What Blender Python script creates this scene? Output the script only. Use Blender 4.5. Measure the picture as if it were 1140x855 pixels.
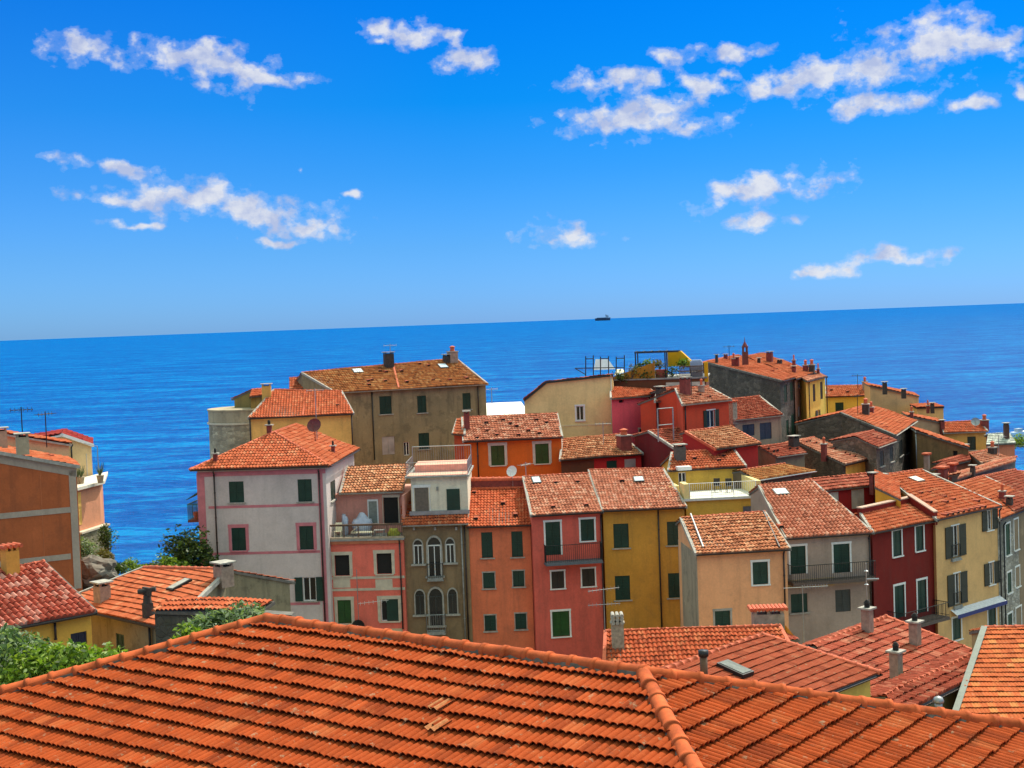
import bpy, bmesh, math, random
import numpy as np
from mathutils import Vector, Matrix
random.seed(7); RNG = np.random.default_rng(11)
R = math.radians
S = bpy.context.scene
for o in list(bpy.data.objects): bpy.data.objects.remove(o)

# ---------------------------------------------------------------- camera
F_PX, PW, PH_ = 1577.0, 1140, 855
EYE = np.array([0., 0., 50.])
ROLL = math.atan(0.0368)
PITCH = math.atan((427.5 - 358) * math.cos(ROLL) / F_PX)
FW = np.array([0, math.cos(PITCH), -math.sin(PITCH)])
_r0 = np.array([1., 0, 0]); _u0 = np.cross(_r0, FW)
CR = math.cos(ROLL) * _r0 - math.sin(ROLL) * _u0
CU = math.sin(ROLL) * _r0 + math.cos(ROLL) * _u0
cam_d = bpy.data.cameras.new('camera'); cam = bpy.data.objects.new('camera', cam_d)
S.collection.objects.link(cam); S.camera = cam
cam_d.sensor_width = 36; cam_d.lens = 36 * F_PX / PW
cam_d.clip_start = .5; cam_d.clip_end = 400000
M_ = Matrix.Identity(4)
for i in range(3):
    M_[i][0] = CR[i]; M_[i][1] = CU[i]; M_[i][2] = -FW[i]; M_[i][3] = EYE[i]
cam.matrix_world = M_

def ray(x, y):
    d = FW + CR * (x - 570) / F_PX + CU * (427.5 - y) / F_PX
    return d
def PD(x, y, d):                      # point of the place seen at a photo position, at distance d
    r = ray(x, y); return EYE + r * (d / r[1])
def PZ(x, y, z):
    r = ray(x, y); return EYE + r * ((z - EYE[2]) / r[2])
def PP(x, y, p, n):
    r = ray(x, y); return EYE + r * (np.dot(p - EYE, n) / np.dot(r, n))

# ---------------------------------------------------------------- light
SUN_HEAD, SUN_EL = 36.0, 53.0          # heading from +Y towards +X
EXPO = 1.15
S.view_settings.view_transform = 'Standard'; S.view_settings.look = 'None'
S.view_settings.exposure = EXPO; S.view_settings.gamma = 1; S.view_settings.use_curve_mapping = False
sl = bpy.data.lights.new('sun', 'SUN'); so = bpy.data.objects.new('sun', sl); S.collection.objects.link(so)
sl.energy = 2.2; sl.angle = R(.55); sl.color = (1, .95, .87)
sd = Vector((math.sin(R(SUN_HEAD)) * math.cos(R(SUN_EL)), math.cos(R(SUN_HEAD)) * math.cos(R(SUN_EL)), math.sin(R(SUN_EL))))
so.rotation_euler = sd.to_track_quat('Z', 'Y').to_euler(); so.location = (60, 0, 120)

W = bpy.data.worlds.new('World'); S.world = W; W.use_nodes = True
nt = W.node_tree; nt.nodes.clear()
def N(tree, typ, **kw):
    n = tree.nodes.new(typ)
    for k, v in kw.items():
        if k == 'ins':
            for a, b in v.items(): n.inputs[a].default_value = b
        else: setattr(n, k, v)
    return n
def LK(tree, a, b): tree.links.new(a, b)
def ramp(tree, fac, stops, interp='LINEAR'):
    n = N(tree, 'ShaderNodeValToRGB'); cr = n.color_ramp; cr.interpolation = interp
    while len(cr.elements) < len(stops): cr.elements.new(.5)
    for e, (p, c) in zip(cr.elements, stops):
        e.position = p; e.color = (*c, 1) if len(c) == 3 else c
    LK(tree, fac, n.inputs[0]); return n.outputs[0]
def math_n(tree, op, a, b=None, c=None, clamp=False):
    n = N(tree, 'ShaderNodeMath', operation=op); n.use_clamp = clamp
    for i, v in enumerate((a, b, c)):
        if v is None: continue
        if isinstance(v, (int, float)): n.inputs[i].default_value = v
        else: LK(tree, v, n.inputs[i])
    return n.outputs[0]
def mixc(tree, fac, a, b, blend='MIX'):
    n = N(tree, 'ShaderNodeMix', data_type='RGBA', blend_type=blend)
    for i, v in ((0, fac), (6, a), (7, b)):
        if isinstance(v, (int, float)): n.inputs[i].default_value = v
        elif isinstance(v, tuple): n.inputs[i].default_value = (*v, 1)
        else: LK(tree, v, n.inputs[i])
    return n.outputs[2]

def build_world():
    sky = N(nt, 'ShaderNodeTexSky', sky_type='NISHITA'); sky.sun_disc = False
    sky.sun_elevation = R(SUN_EL); sky.sun_rotation = R(SUN_HEAD); sky.altitude = 50
    sky.air_density = 1; sky.dust_density = .4; sky.ozone_density = 1.5
    tc = N(nt, 'ShaderNodeTexCoord'); sep = N(nt, 'ShaderNodeSeparateXYZ'); LK(nt, tc.outputs['Generated'], sep.inputs[0])
    X, Y, Z = sep.outputs
    el = math_n(nt, 'MULTIPLY', math_n(nt, 'ARCSINE', Z), 180 / math.pi)
    az = math_n(nt, 'MULTIPLY', math_n(nt, 'ARCTAN2', X, Y), 180 / math.pi)
    # deep azure low sky, pale at the sea line
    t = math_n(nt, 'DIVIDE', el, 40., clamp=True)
    tint = ramp(nt, t, [(0, (.085, .20, .52)), (.027, (.072, .19, .49)), (.077, (.053, .17, .405)), (.15, (.0236, .154, .367)), (.22, (.003, .147, .36)), (.34, (0, .135, .378)), (.5, (.6, .7, .7)), (.8, (2.8, 2.2, 1.05))])  # top stops brightened and warmed beyond the plain sky to fill shaded walls
    leftpale = math_n(nt, 'MULTIPLY', math_n(nt, 'SMOOTH_MIN', math_n(nt, 'DIVIDE', math_n(nt, 'SUBTRACT', -2., az), 18., clamp=True), 1., .1), math_n(nt, 'SUBTRACT', 1., math_n(nt, 'DIVIDE', el, 16., clamp=True)))
    tint = mixc(nt, math_n(nt, 'MULTIPLY', leftpale, .35), tint, (.11, .25, .52))
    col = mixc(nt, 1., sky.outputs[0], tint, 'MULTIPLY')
    # clouds: soft ellipses in heading and elevation, frayed by noise
    comb = N(nt, 'ShaderNodeCombineXYZ'); LK(nt, az, comb.inputs[0]); LK(nt, el, comb.inputs[1])
    def noise(scale, detail, rough, off=(0, 0, 0), sx=1.):
        mp = N(nt, 'ShaderNodeMapping'); mp.inputs['Location'].default_value = off; mp.inputs['Scale'].default_value = (sx, 1, 1)
        LK(nt, comb.outputs[0], mp.inputs[0])
        n = N(nt, 'ShaderNodeTexNoise', ins={'Scale': scale, 'Detail': detail, 'Roughness': rough}); LK(nt, mp.outputs[0], n.inputs['Vector']); return n
    warp = noise(.55, 3, .6)
    wv = N(nt, 'ShaderNodeVectorMath', operation='SUBTRACT'); LK(nt, warp.outputs['Color'], wv.inputs[0]); wv.inputs[1].default_value = (.5, .5, .5)
    ws = N(nt, 'ShaderNodeVectorMath', operation='MULTIPLY'); LK(nt, wv.outputs[0], ws.inputs[0]); ws.inputs[1].default_value = (2.6, 1.1, 0)
    wa = N(nt, 'ShaderNodeVectorMath', operation='ADD'); LK(nt, comb.outputs[0], wa.inputs[0]); LK(nt, ws.outputs[0], wa.inputs[1])
    CL = [(95,50,44,13,0),(175,62,58,15,-8),(240,75,66,20,-10),(292,84,40,11,-8),(232,52,22,12,0),
          (455,39,36,12,-4),(497,43,20,8,0),(425,50,12,6,0),(517,65,32,12,-4),
          (90,181,24,6,-12),(138,188,28,9,-8),(120,221,42,8,-4),(215,220,70,17,-4),(290,238,88,18,-7),(335,250,50,15,-7),(150,250,28,4,0),(310,268,34,5,-5),
          (628,263,40,13,-6),(343,184,8,6,0),(390,219,10,4,0),
          (690,90,60,15,0),(742,60,26,8,0),(715,136,88,15,0),(735,118,42,13,0),(780,98,32,12,0),(820,57,32,10,5),(812,85,16,6,0),
          (900,84,50,18,14),(868,101,28,8,10),(955,74,56,20,6),(1035,50,62,30,4),(1100,50,40,15,0),(978,115,60,13,0),(1136,100,12,12,0),(1080,112,30,7,0),
          (850,212,62,16,5),(932,199,26,10,8),(843,242,42,10,2),(914,300,30,8,0),(992,285,56,10,2)]
    cur = None
    for (x, y, a, b, ang) in CL:
        r = ray(x, y); r = r / np.linalg.norm(r)
        caz = math.degrees(math.atan2(r[0], r[1])); cel = math.degrees(math.asin(r[2]))
        s = 180 / math.pi / F_PX
        mp = N(nt, 'ShaderNodeMapping', vector_type='TEXTURE')
        mp.inputs['Location'].default_value = (caz, cel, 0); mp.inputs['Rotation'].default_value = (0, 0, R(ang - 2)); mp.inputs['Scale'].default_value = (a * s * 1.12, b * s * 1.22, 1)
        LK(nt, wa.outputs[0], mp.inputs[0])
        ln = N(nt, 'ShaderNodeVectorMath', operation='LENGTH'); LK(nt, mp.outputs[0], ln.inputs[0])
        cur = ln.outputs['Value'] if cur is None else math_n(nt, 'SMOOTH_MIN', cur, ln.outputs['Value'], .25)
    nz = noise(1.05, 7, .56, (3, 1, 0), .8); nz2 = noise(.8, 6, .6, (9, 4, 0), .8)
    d = math_n(nt, 'ADD', math_n(nt, 'SUBTRACT', 1.0, cur), math_n(nt, 'MULTIPLY', math_n(nt, 'SUBTRACT', nz.outputs[0], .478), 3.7))
    d = math_n(nt, 'MULTIPLY', d, 1.15)
    dens = ramp(nt, d, [(0, (0, 0, 0)), (.3, (.14,) * 3), (.8, (.68,) * 3), (1, (.92,) * 3)], 'EASE')
    shade = ramp(nt, nz2.outputs[0], [(.40, (1.45, 1.65, 2.3)), (.58, (2.4, 2.45, 2.6))])
    wh = mixc(nt, 1., shade, (1, 1, 1), 'MULTIPLY')
    col = mixc(nt, dens, col, wh)
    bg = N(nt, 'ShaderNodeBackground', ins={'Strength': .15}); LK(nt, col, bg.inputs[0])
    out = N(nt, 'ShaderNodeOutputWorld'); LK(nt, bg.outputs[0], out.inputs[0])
build_world()
W.cycles.sampling_method = 'MANUAL'; W.cycles.sample_map_resolution = 1024

# ---------------------------------------------------------------- helpers
def lin(h, k=1.0):
    h = h.lstrip('#'); c = [int(h[i:i + 2], 16) / 255 for i in (0, 2, 4)]
    return tuple(min(1, (v / 12.92 if v <= .04045 else ((v + .055) / 1.055) ** 2.4) * k) for v in c)
ORG = {}
def link(o): S.collection.objects.link(o); return o
def tag(o, label=None, cat=None, group=None, kind=None):
    if label: o['label'] = label
    if cat: o['category'] = cat
    if group: o['group'] = group
    if kind: o['kind'] = kind
    return o
def empty(name, loc, label=None, cat=None, group=None):
    o = link(bpy.data.objects.new(name, None)); o.empty_display_size = .3
    o.location = tuple(loc); ORG[o.name] = np.array(loc, float); return tag(o, label, cat, group)
class MB:
    def __init__(s): s.v = []; s.f = []; s.m = []
    def add(s, vs, fs, m=0):
        b = len(s.v); s.v += [tuple(map(float, p)) for p in vs]
        for f in fs: s.f.append([i + b for i in f]); s.m.append(m)
    def box(s, o, a, b, c, m=0):          # origin corner, three edge vectors
        o, a, b, c = map(np.asarray, (o, a, b, c))
        v = [o, o + a, o + a + b, o + b, o + c, o + a + c, o + a + b + c, o + b + c]
        s.add(v, [(0, 3, 2, 1), (4, 5, 6, 7), (0, 1, 5, 4), (1, 2, 6, 5), (2, 3, 7, 6), (3, 0, 4, 7)], m)
    def cbox(s, c, dx, dy, dz, ex=(1, 0, 0), m=0):   # centred in x,y, base at c
        ex = np.array(ex, float); ey = np.array([-ex[1], ex[0], 0])
        c = np.asarray(c, float); s.box(c - ex * dx / 2 - ey * dy / 2, ex * dx, ey * dy, np.array([0, 0, dz]), m)
    def poly(s, pts, thick, n, m=0):
        n = np.asarray(n, float); k = len(pts); lo = [np.asarray(p) - n * thick for p in pts]
        s.add(list(pts) + lo, [tuple(range(k)), tuple(range(2 * k - 1, k - 1, -1))] + [(i, i + k, (i + 1) % k + k, (i + 1) % k) for i in range(k)], m)
    def tube(s, p, q, r, r2=None, n=6, m=0):
        p = np.asarray(p, float); q = np.asarray(q, float); r2 = r if r2 is None else r2
        d = q - p; L = np.linalg.norm(d)
        if L < 1e-6: return
        d /= L; a = np.cross(d, [0, 0, 1.]); 
        if np.linalg.norm(a) < .05: a = np.array([1., 0, 0])
        a /= np.linalg.norm(a); b = np.cross(d, a)
        vs = [p + r * (a * math.cos(2 * math.pi * i / n) + b * math.sin(2 * math.pi * i / n)) for i in range(n)] + \
             [q + r2 * (a * math.cos(2 * math.pi * i / n) + b * math.sin(2 * math.pi * i / n)) for i in range(n)]
        s.add(vs, [(i, (i + 1) % n, (i + 1) % n + n, i + n) for i in range(n)] + [tuple(range(n - 1, -1, -1)), tuple(range(n, 2 * n))], m)
    def lathe(s, c, prof, n=12, m=0):
        c = np.asarray(c, float); vs = []
        for r, z in prof: vs += [c + [r * math.cos(2 * math.pi * i / n), r * math.sin(2 * math.pi * i / n), z] for i in range(n)]
        fs = [(j * n + i, j * n + (i + 1) % n, (j + 1) * n + (i + 1) % n, (j + 1) * n + i) for j in range(len(prof) - 1) for i in range(n)]
        s.add(vs, fs + [tuple(range(n - 1, -1, -1)), tuple(range((len(prof) - 1) * n, len(prof) * n))], m)
    def build(s, name, mats, parent=None, smooth=False):
        if not isinstance(mats, (list, tuple)): mats = [mats]
        v = np.array(s.v) if s.v else np.zeros((0, 3))
        if parent is not None: org = ORG[parent.name]
        else: org = np.array([v[:, 0].mean(), v[:, 1].mean(), v[:, 2].min()])
        me = bpy.data.meshes.new(name); me.from_pydata((v - org).tolist(), [], s.f)
        for m in mats: me.materials.append(m)
        me.polygons.foreach_set('material_index', s.m); me.update()
        if smooth: me.shade_smooth()
        o = link(bpy.data.objects.new(name, me)); ORG[o.name] = org
        if parent is not None: o.parent = parent
        else: o.location = tuple(org)
        return o

# ---------------------------------------------------------------- materials
def newmat(name):
    m = bpy.data.materials.new(name); m.use_nodes = True; t = m.node_tree; t.nodes.clear()
    b = N(t, 'ShaderNodeBsdfPrincipled'); o = N(t, 'ShaderNodeOutputMaterial'); LK(t, b.outputs[0], o.inputs[0]); return m, t, b
def tex(t, scale, detail=4, rough=.55, mscale=(1, 1, 1), coord='Object', loc=(0, 0, 0)):
    tc = N(t, 'ShaderNodeTexCoord'); mp = N(t, 'ShaderNodeMapping'); mp.inputs['Scale'].default_value = mscale; mp.inputs['Location'].default_value = loc
    LK(t, tc.outputs[coord], mp.inputs[0])
    n = N(t, 'ShaderNodeTexNoise', ins={'Scale': scale, 'Detail': detail, 'Roughness': rough}); LK(t, mp.outputs[0], n.inputs['Vector']); return n.outputs[0]
def bump(t, b, h, strength=.3, dist=.02):
    n = N(t, 'ShaderNodeBump', ins={'Strength': strength, 'Distance': dist}); LK(t, h, n.inputs['Height']); LK(t, n.outputs[0], b.inputs['Normal'])
def mul(c, k): return tuple(max(0, min(1, v * k)) for v in c)
MATS = {}
KW = 1.0
def warm(c): return (min(.85, c[0] * 1.1), min(.85, c[1] * 1.04), c[2] * .93)
def plaster(hexc, dirt=.35, k=1.0, dirtcol=(.09, .08, .065), seed=0):
    key = ('pl', hexc, dirt, k)
    if key in MATS: return MATS[key]
    c = warm(lin(hexc, k * KW)); m, t, b = newmat('plaster_' + hexc.strip('#'))
    sd_ = (hash(hexc) % 97) * 1.7 if False else (sum(ord(ch) for ch in hexc) % 97) * 1.7
    big = tex(t, .45, 5, .6, loc=(sd_, 0, 0)); fine = tex(t, 9, 4, .6)
    st = tex(t, 1.9, 6, .65, (1, 1, .11), loc=(0, sd_, 0)); pat = tex(t, .8, 8, .72, loc=(sd_, sd_, 3))
    col = ramp(t, big, [(.28, mul(c, .76)), (.5, c), (.72, mul(c, 1.16))])
    col = mixc(t, ramp(t, st, [(.50, (0,) * 3), (.70, (min(.9, dirt * 1.2 + .1),) * 3)]), col, tuple(.5 * a + .5 * d_ for a, d_ in zip(mul(c, .55), dirtcol)))
    col = mixc(t, ramp(t, pat, [(.54, (0,) * 3), (.62, (min(.9, dirt * .9 + .06),) * 3)]), col, tuple(.38 * a + .5 * d_ for a, d_ in zip(c, dirtcol)))
    col = mixc(t, ramp(t, pat, [(.34, (min(.8, dirt * .7 + .06),) * 3), (.43, (0,) * 3)]), col, mul(c, 1.55))
    col = mixc(t, .25, col, ramp(t, fine, [(.3, mul(c, .7)), (.7, mul(c, 1.2))]))
    LK(t, col, b.inputs['Base Color']); b.inputs['Roughness'].default_value = .9
    b.inputs['Specular IOR Level'].default_value = .2
    h = mixc(t, .5, fine, big); bump(t, b, h, .35, .03); MATS[key] = m; return m
def stone(hexc='#7a7266', k=1.0, scale=2.2, moss=.3):
    key = ('st', hexc, k, scale)
    if key in MATS: return MATS[key]
    c = lin(hexc, k); m, t, b = newmat('rubble_stone_' + hexc.strip('#'))
    tc = N(t, 'ShaderNodeTexCoord'); mp = N(t, 'ShaderNodeMapping'); mp.inputs['Scale'].default_value = (1, 1, 1.5); LK(t, tc.outputs['Object'], mp.inputs[0])
    v = N(t, 'ShaderNodeTexVoronoi', feature='F1', ins={'Scale': scale, 'Randomness': .9}); LK(t, mp.outputs[0], v.inputs[0])
    e = N(t, 'ShaderNodeTexVoronoi', feature='DISTANCE_TO_EDGE', ins={'Scale': scale, 'Randomness': .9}); LK(t, mp.outputs[0], e.inputs[0])
    sp = N(t, 'ShaderNodeSeparateColor'); LK(t, v.outputs['Color'], sp.inputs[0])
    col = ramp(t, sp.outputs[0], [(0, mul(c, .6)), (.5, c), (1, mul(c, 1.5))])
    col = mixc(t, ramp(t, e.outputs[0], [(.0, (.8,) * 3), (.09, (0,) * 3)]), col, mul(c, .75))
    col = mixc(t, ramp(t, tex(t, .5, 7, .65), [(.4, (.75,) * 3), (.62, (0,) * 3)]), col, mul(c, .42))
    col = mixc(t, ramp(t, tex(t, .8, 6, .65, loc=(5, 5, 5)), [(.56, (0,) * 3), (.72, (moss,) * 3)]), col, (.1, .095, .035))
    LK(t, col, b.inputs['Base Color']); b.inputs['Roughness'].default_value = .95; bump(t, b, ramp(t, e.outputs[0], [(0, (0,) * 3), (.12, (1,) * 3)]), .6, .05)
    MATS[key] = m; return m
def tilemat(key, base, pale, dark, pfrac=.25, dfrac=.15, moss=.15, patch=.4):
    if key in MATS: return MATS[key]
    m, t, b = newmat('roof_tile_' + key)
    uv = N(t, 'ShaderNodeTexCoord'); fl = N(t, 'ShaderNodeVectorMath', operation='FLOOR'); LK(t, uv.outputs['UV'], fl.inputs[0])
    wn = N(t, 'ShaderNodeTexWhiteNoise', noise_dimensions='2D'); LK(t, fl.outputs[0], wn.inputs[0])
    oi = tex(t, .5, 4, .6); fine = tex(t, 14, 4, .65); mid = tex(t, 2.2, 6, .7)
    base_, pale_, dark_ = lin(base), lin(pale), lin(dark)
    col = ramp(t, wn.outputs['Value'], [(0, dark_), (dfrac, mul(base_, .85)), (.5, base_), (1 - pfrac, mul(base_, 1.18)), (1, pale_)])
    col = mixc(t, ramp(t, oi, [(.35, (0,) * 3), (.7, (patch,) * 3)]), col, mul(base_, .72))
    col = mixc(t, ramp(t, mid, [(.55, (0,) * 3), (.68, (.45,) * 3)]), col, pale_)
    col = mixc(t, ramp(t, mid, [(.28, (moss * 2.5,) * 3), (.42, (0,) * 3)]), col, tuple(.5 * a + .5 * d_ for a, d_ in zip(dark_, (.05, .05, .03))))
    col = mixc(t, .3, col, ramp(t, fine, [(.3, mul(base_, .6)), (.7, mul(base_, 1.35))]))
    lich = tex(t, 5.5, 7, .7, loc=(3, 7, 1)); col = mixc(t, ramp(t, lich, [(.60, (0,) * 3), (.66, (.6,) * 3)]), col, (.30, .24, .15))
    ob = N(t, 'ShaderNodeObjectInfo'); col = mixc(t, .5, col, ramp(t, ob.outputs['Random'], [(0, (.82, .70, .62)), (.35, (1, 1, 1)), (.65, (.92, 1.0, .95)), (1, (1.08, .92, .85))]), 'MULTIPLY') if key != 'orange_new' else col
    LK(t, col, b.inputs['Base Color']); b.inputs['Roughness'].default_value = .9; b.inputs['Specular IOR Level'].default_value = .08
    bump(t, b, fine, .25, .01); MATS[key] = m; return m
def plain(name, c, rough=.6, metal=0., var=.2, scale=6, spec=.5):
    if name in MATS: return MATS[name]
    if isinstance(c, str): c = lin(c)
    m, t, b = newmat(name)
    col = ramp(t, tex(t, scale, 5, .6), [(.3, mul(c, 1 - var)), (.7, mul(c, 1 + var))]); LK(t, col, b.inputs['Base Color'])
    b.inputs['Roughness'].default_value = rough; b.inputs['Metallic'].default_value = metal; b.inputs['Specular IOR Level'].default_value = spec
    MATS[name] = m; return m
def slatmat(name, c, rough=.45):
    if isinstance(c, str): c = lin(c)
    m, t, b = newmat(name)
    tc = N(t, 'ShaderNodeTexCoord'); w = N(t, 'ShaderNodeTexWave', wave_type='BANDS', bands_direction='Z', wave_profile='SAW', ins={'Scale': 3.2, 'Distortion': 0, 'Detail': 0}); LK(t, tc.outputs['Object'], w.inputs[0])
    col = ramp(t, tex(t, 1.3, 5, .6), [(.3, mul(c, .7)), (.7, mul(c, 1.25))])
    col = mixc(t, math_n(t, 'MULTIPLY', w.outputs['Fac'], .3), col, mul(c, .45))
    LK(t, col, b.inputs['Base Color']); b.inputs['Roughness'].default_value = rough; bump(t, b, w.outputs['Fac'], .7, .03); return m

GLASS, _t, _b = newmat('window_glass'); _b.inputs['Base Color'].default_value = (.012, .014, .018, 1); _b.inputs['Roughness'].default_value = .12
DARK = plain('dark_interior', (.012, .01, .009), .9)
GREEN = slatmat('green_shutter_paint', (.006, .045, .035))
GREEN2 = slatmat('bright_green_shutter_paint', (.018, .085, .018))
GREEN3 = slatmat('weathered_green_shutter_paint', (.02, .075, .045), .6)
BLUESH = slatmat('blue_grey_shutter_paint', (.035, .06, .10), .6)
GREYSH = slatmat('grey_shutter_paint', (.06, .065, .06), .7)
BROWNSH = slatmat('brown_shutter_paint', (.04, .03, .022), .7)
WHITE = plain('white_paint', (.72, .71, .68), .5, 0, .08)
CREAM = plain('cream_stucco_trim', (.55, .47, .36), .8, 0, .15, 3)
STONETRIM = plain('stone_trim', (.34, .31, .27), .85, 0, .25, 4)
PINKTRIM = plain('pink_trim', lin('#c4747c'), .85, 0, .12, 3)
MORTAR = plain('pale_mortar', (.34, .31, .27), .9, 0, .3, 5)
DARKMORTAR = plain('dark_mortar', (.12, .105, .09), .95, 0, .4, 3)
CONC = plain('grey_concrete', (.27, .26, .24), .9, 0, .3, 3)
METAL = plain('galvanised_metal', (.32, .33, .34), .45, .7, .2, 3)
RUSTM = plain('rusty_metal', (.07, .03, .02), .7, .2, .4, 5)
IRON = plain('black_iron', (.02, .02, .022), .5, .4, .2)
PIPE = plain('dark_brown_pipe', (.035, .02, .018), .5, .2, .2)
TERRA = plain('terracotta', lin('#c05a38'), .8, 0, .25, 6)
REDCH = plain('red_chimney_plaster', lin('#7a3630'), .85, 0, .3, 4)
WOOD = plain('weathered_wood', (.12, .065, .04), .8, 0, .4, 5)
ROOFGL, _t, _b = newmat('skylight_glass'); _b.inputs['Base Color'].default_value = (.5, .6, .66, 1); _b.inputs['Roughness'].default_value = .25
def leafmat(name, lo, mid, hi, back=.35):
    m, t, b = newmat(name); g = N(t, 'ShaderNodeNewGeometry')
    col = ramp(t, g.outputs['Random Per Island'], [(0, lo), (.5, mid), (1, hi)]); LK(t, col, b.inputs['Base Color'])
    b.inputs['Roughness'].default_value = .5; b.inputs['Specular IOR Level'].default_value = .35
    tr = N(t, 'ShaderNodeBsdfTranslucent'); LK(t, mixc(t, 1., col, (1.2, 1.3, .5), 'MULTIPLY'), tr.inputs[0])
    mx = N(t, 'ShaderNodeMixShader', ins={0: back}); LK(t, b.outputs[0], mx.inputs[1]); LK(t, tr.outputs[0], mx.inputs[2])
    LK(t, mx.outputs[0], [n for n in t.nodes if n.type == 'OUTPUT_MATERIAL'][0].inputs[0]); return m
LEAF_D = leafmat('dark_leaf', (.008, .018, .004), (.05, .09, .02), (.14, .18, .04))
LEAF_O = leafmat('oleander_leaf', (.02, .04, .015), (.13, .2, .08), (.34, .4, .25))
LEAF_G = leafmat('bright_green_leaf', (.02, .045, .006), (.15, .25, .025), (.3, .38, .06))
LEAF_S = leafmat('dry_sedum', (.09, .06, .02), (.16, .12, .04), (.2, .2, .06))
BARK = plain('bark', (.09, .065, .045), .95, 0, .4, 5)

# tile kinds: (wave width, waves per tile, exposed length, wave height, lip, samples per wave, jitter)
TK = {'fg': (.116, 2, .345, .036, .074, 8, .012), 'deep': (.25, 1, .38, .085, .05, 8, .01), 'marseille': (.125, 2, .35, .016, .045, 4, .004), 'coppo': (.21, 1, .36, .05, .055, 6, .025),
      'old': (.21, 1, .36, .045, .07, 6, .04), 'flatrow': (.24, 1, .42, .03, .06, 5, .02)}
T_FG = tilemat('orange_new', '#a0451f', '#b4663c', '#662612', .08, .25, .28, .6)
T_UNI = tilemat('even_pink', '#8f4630', '#a05a40', '#6c3020', .08, .15, .15, .3)
T_G = tilemat('rosy', '#b87058', '#d8a890', '#7c4434', .2, .14, .12, .3)
T_FR1 = tilemat('front_orange', '#a84e30', '#c07850', '#6c3020', .15, .15, .2, .4)
T_OR = tilemat('orange', '#b65c3c', '#c98c68', '#7c3823', .13, .14, .12, .3)
T_PK = tilemat('pinkish', '#b56f56', '#d8b098', '#784434', .3, .15, .18, .35)
T_OLD = tilemat('aged', '#b47352', '#e0b48e', '#623422', .32, .22, .25, .45)
T_OCH = tilemat('ochre', '#a46338', '#c99b66', '#5e301c', .3, .2, .2, .4)
T_RED = tilemat('red', '#984836', '#bc8068', '#5c2a20', .2, .18, .15, .35)

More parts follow.
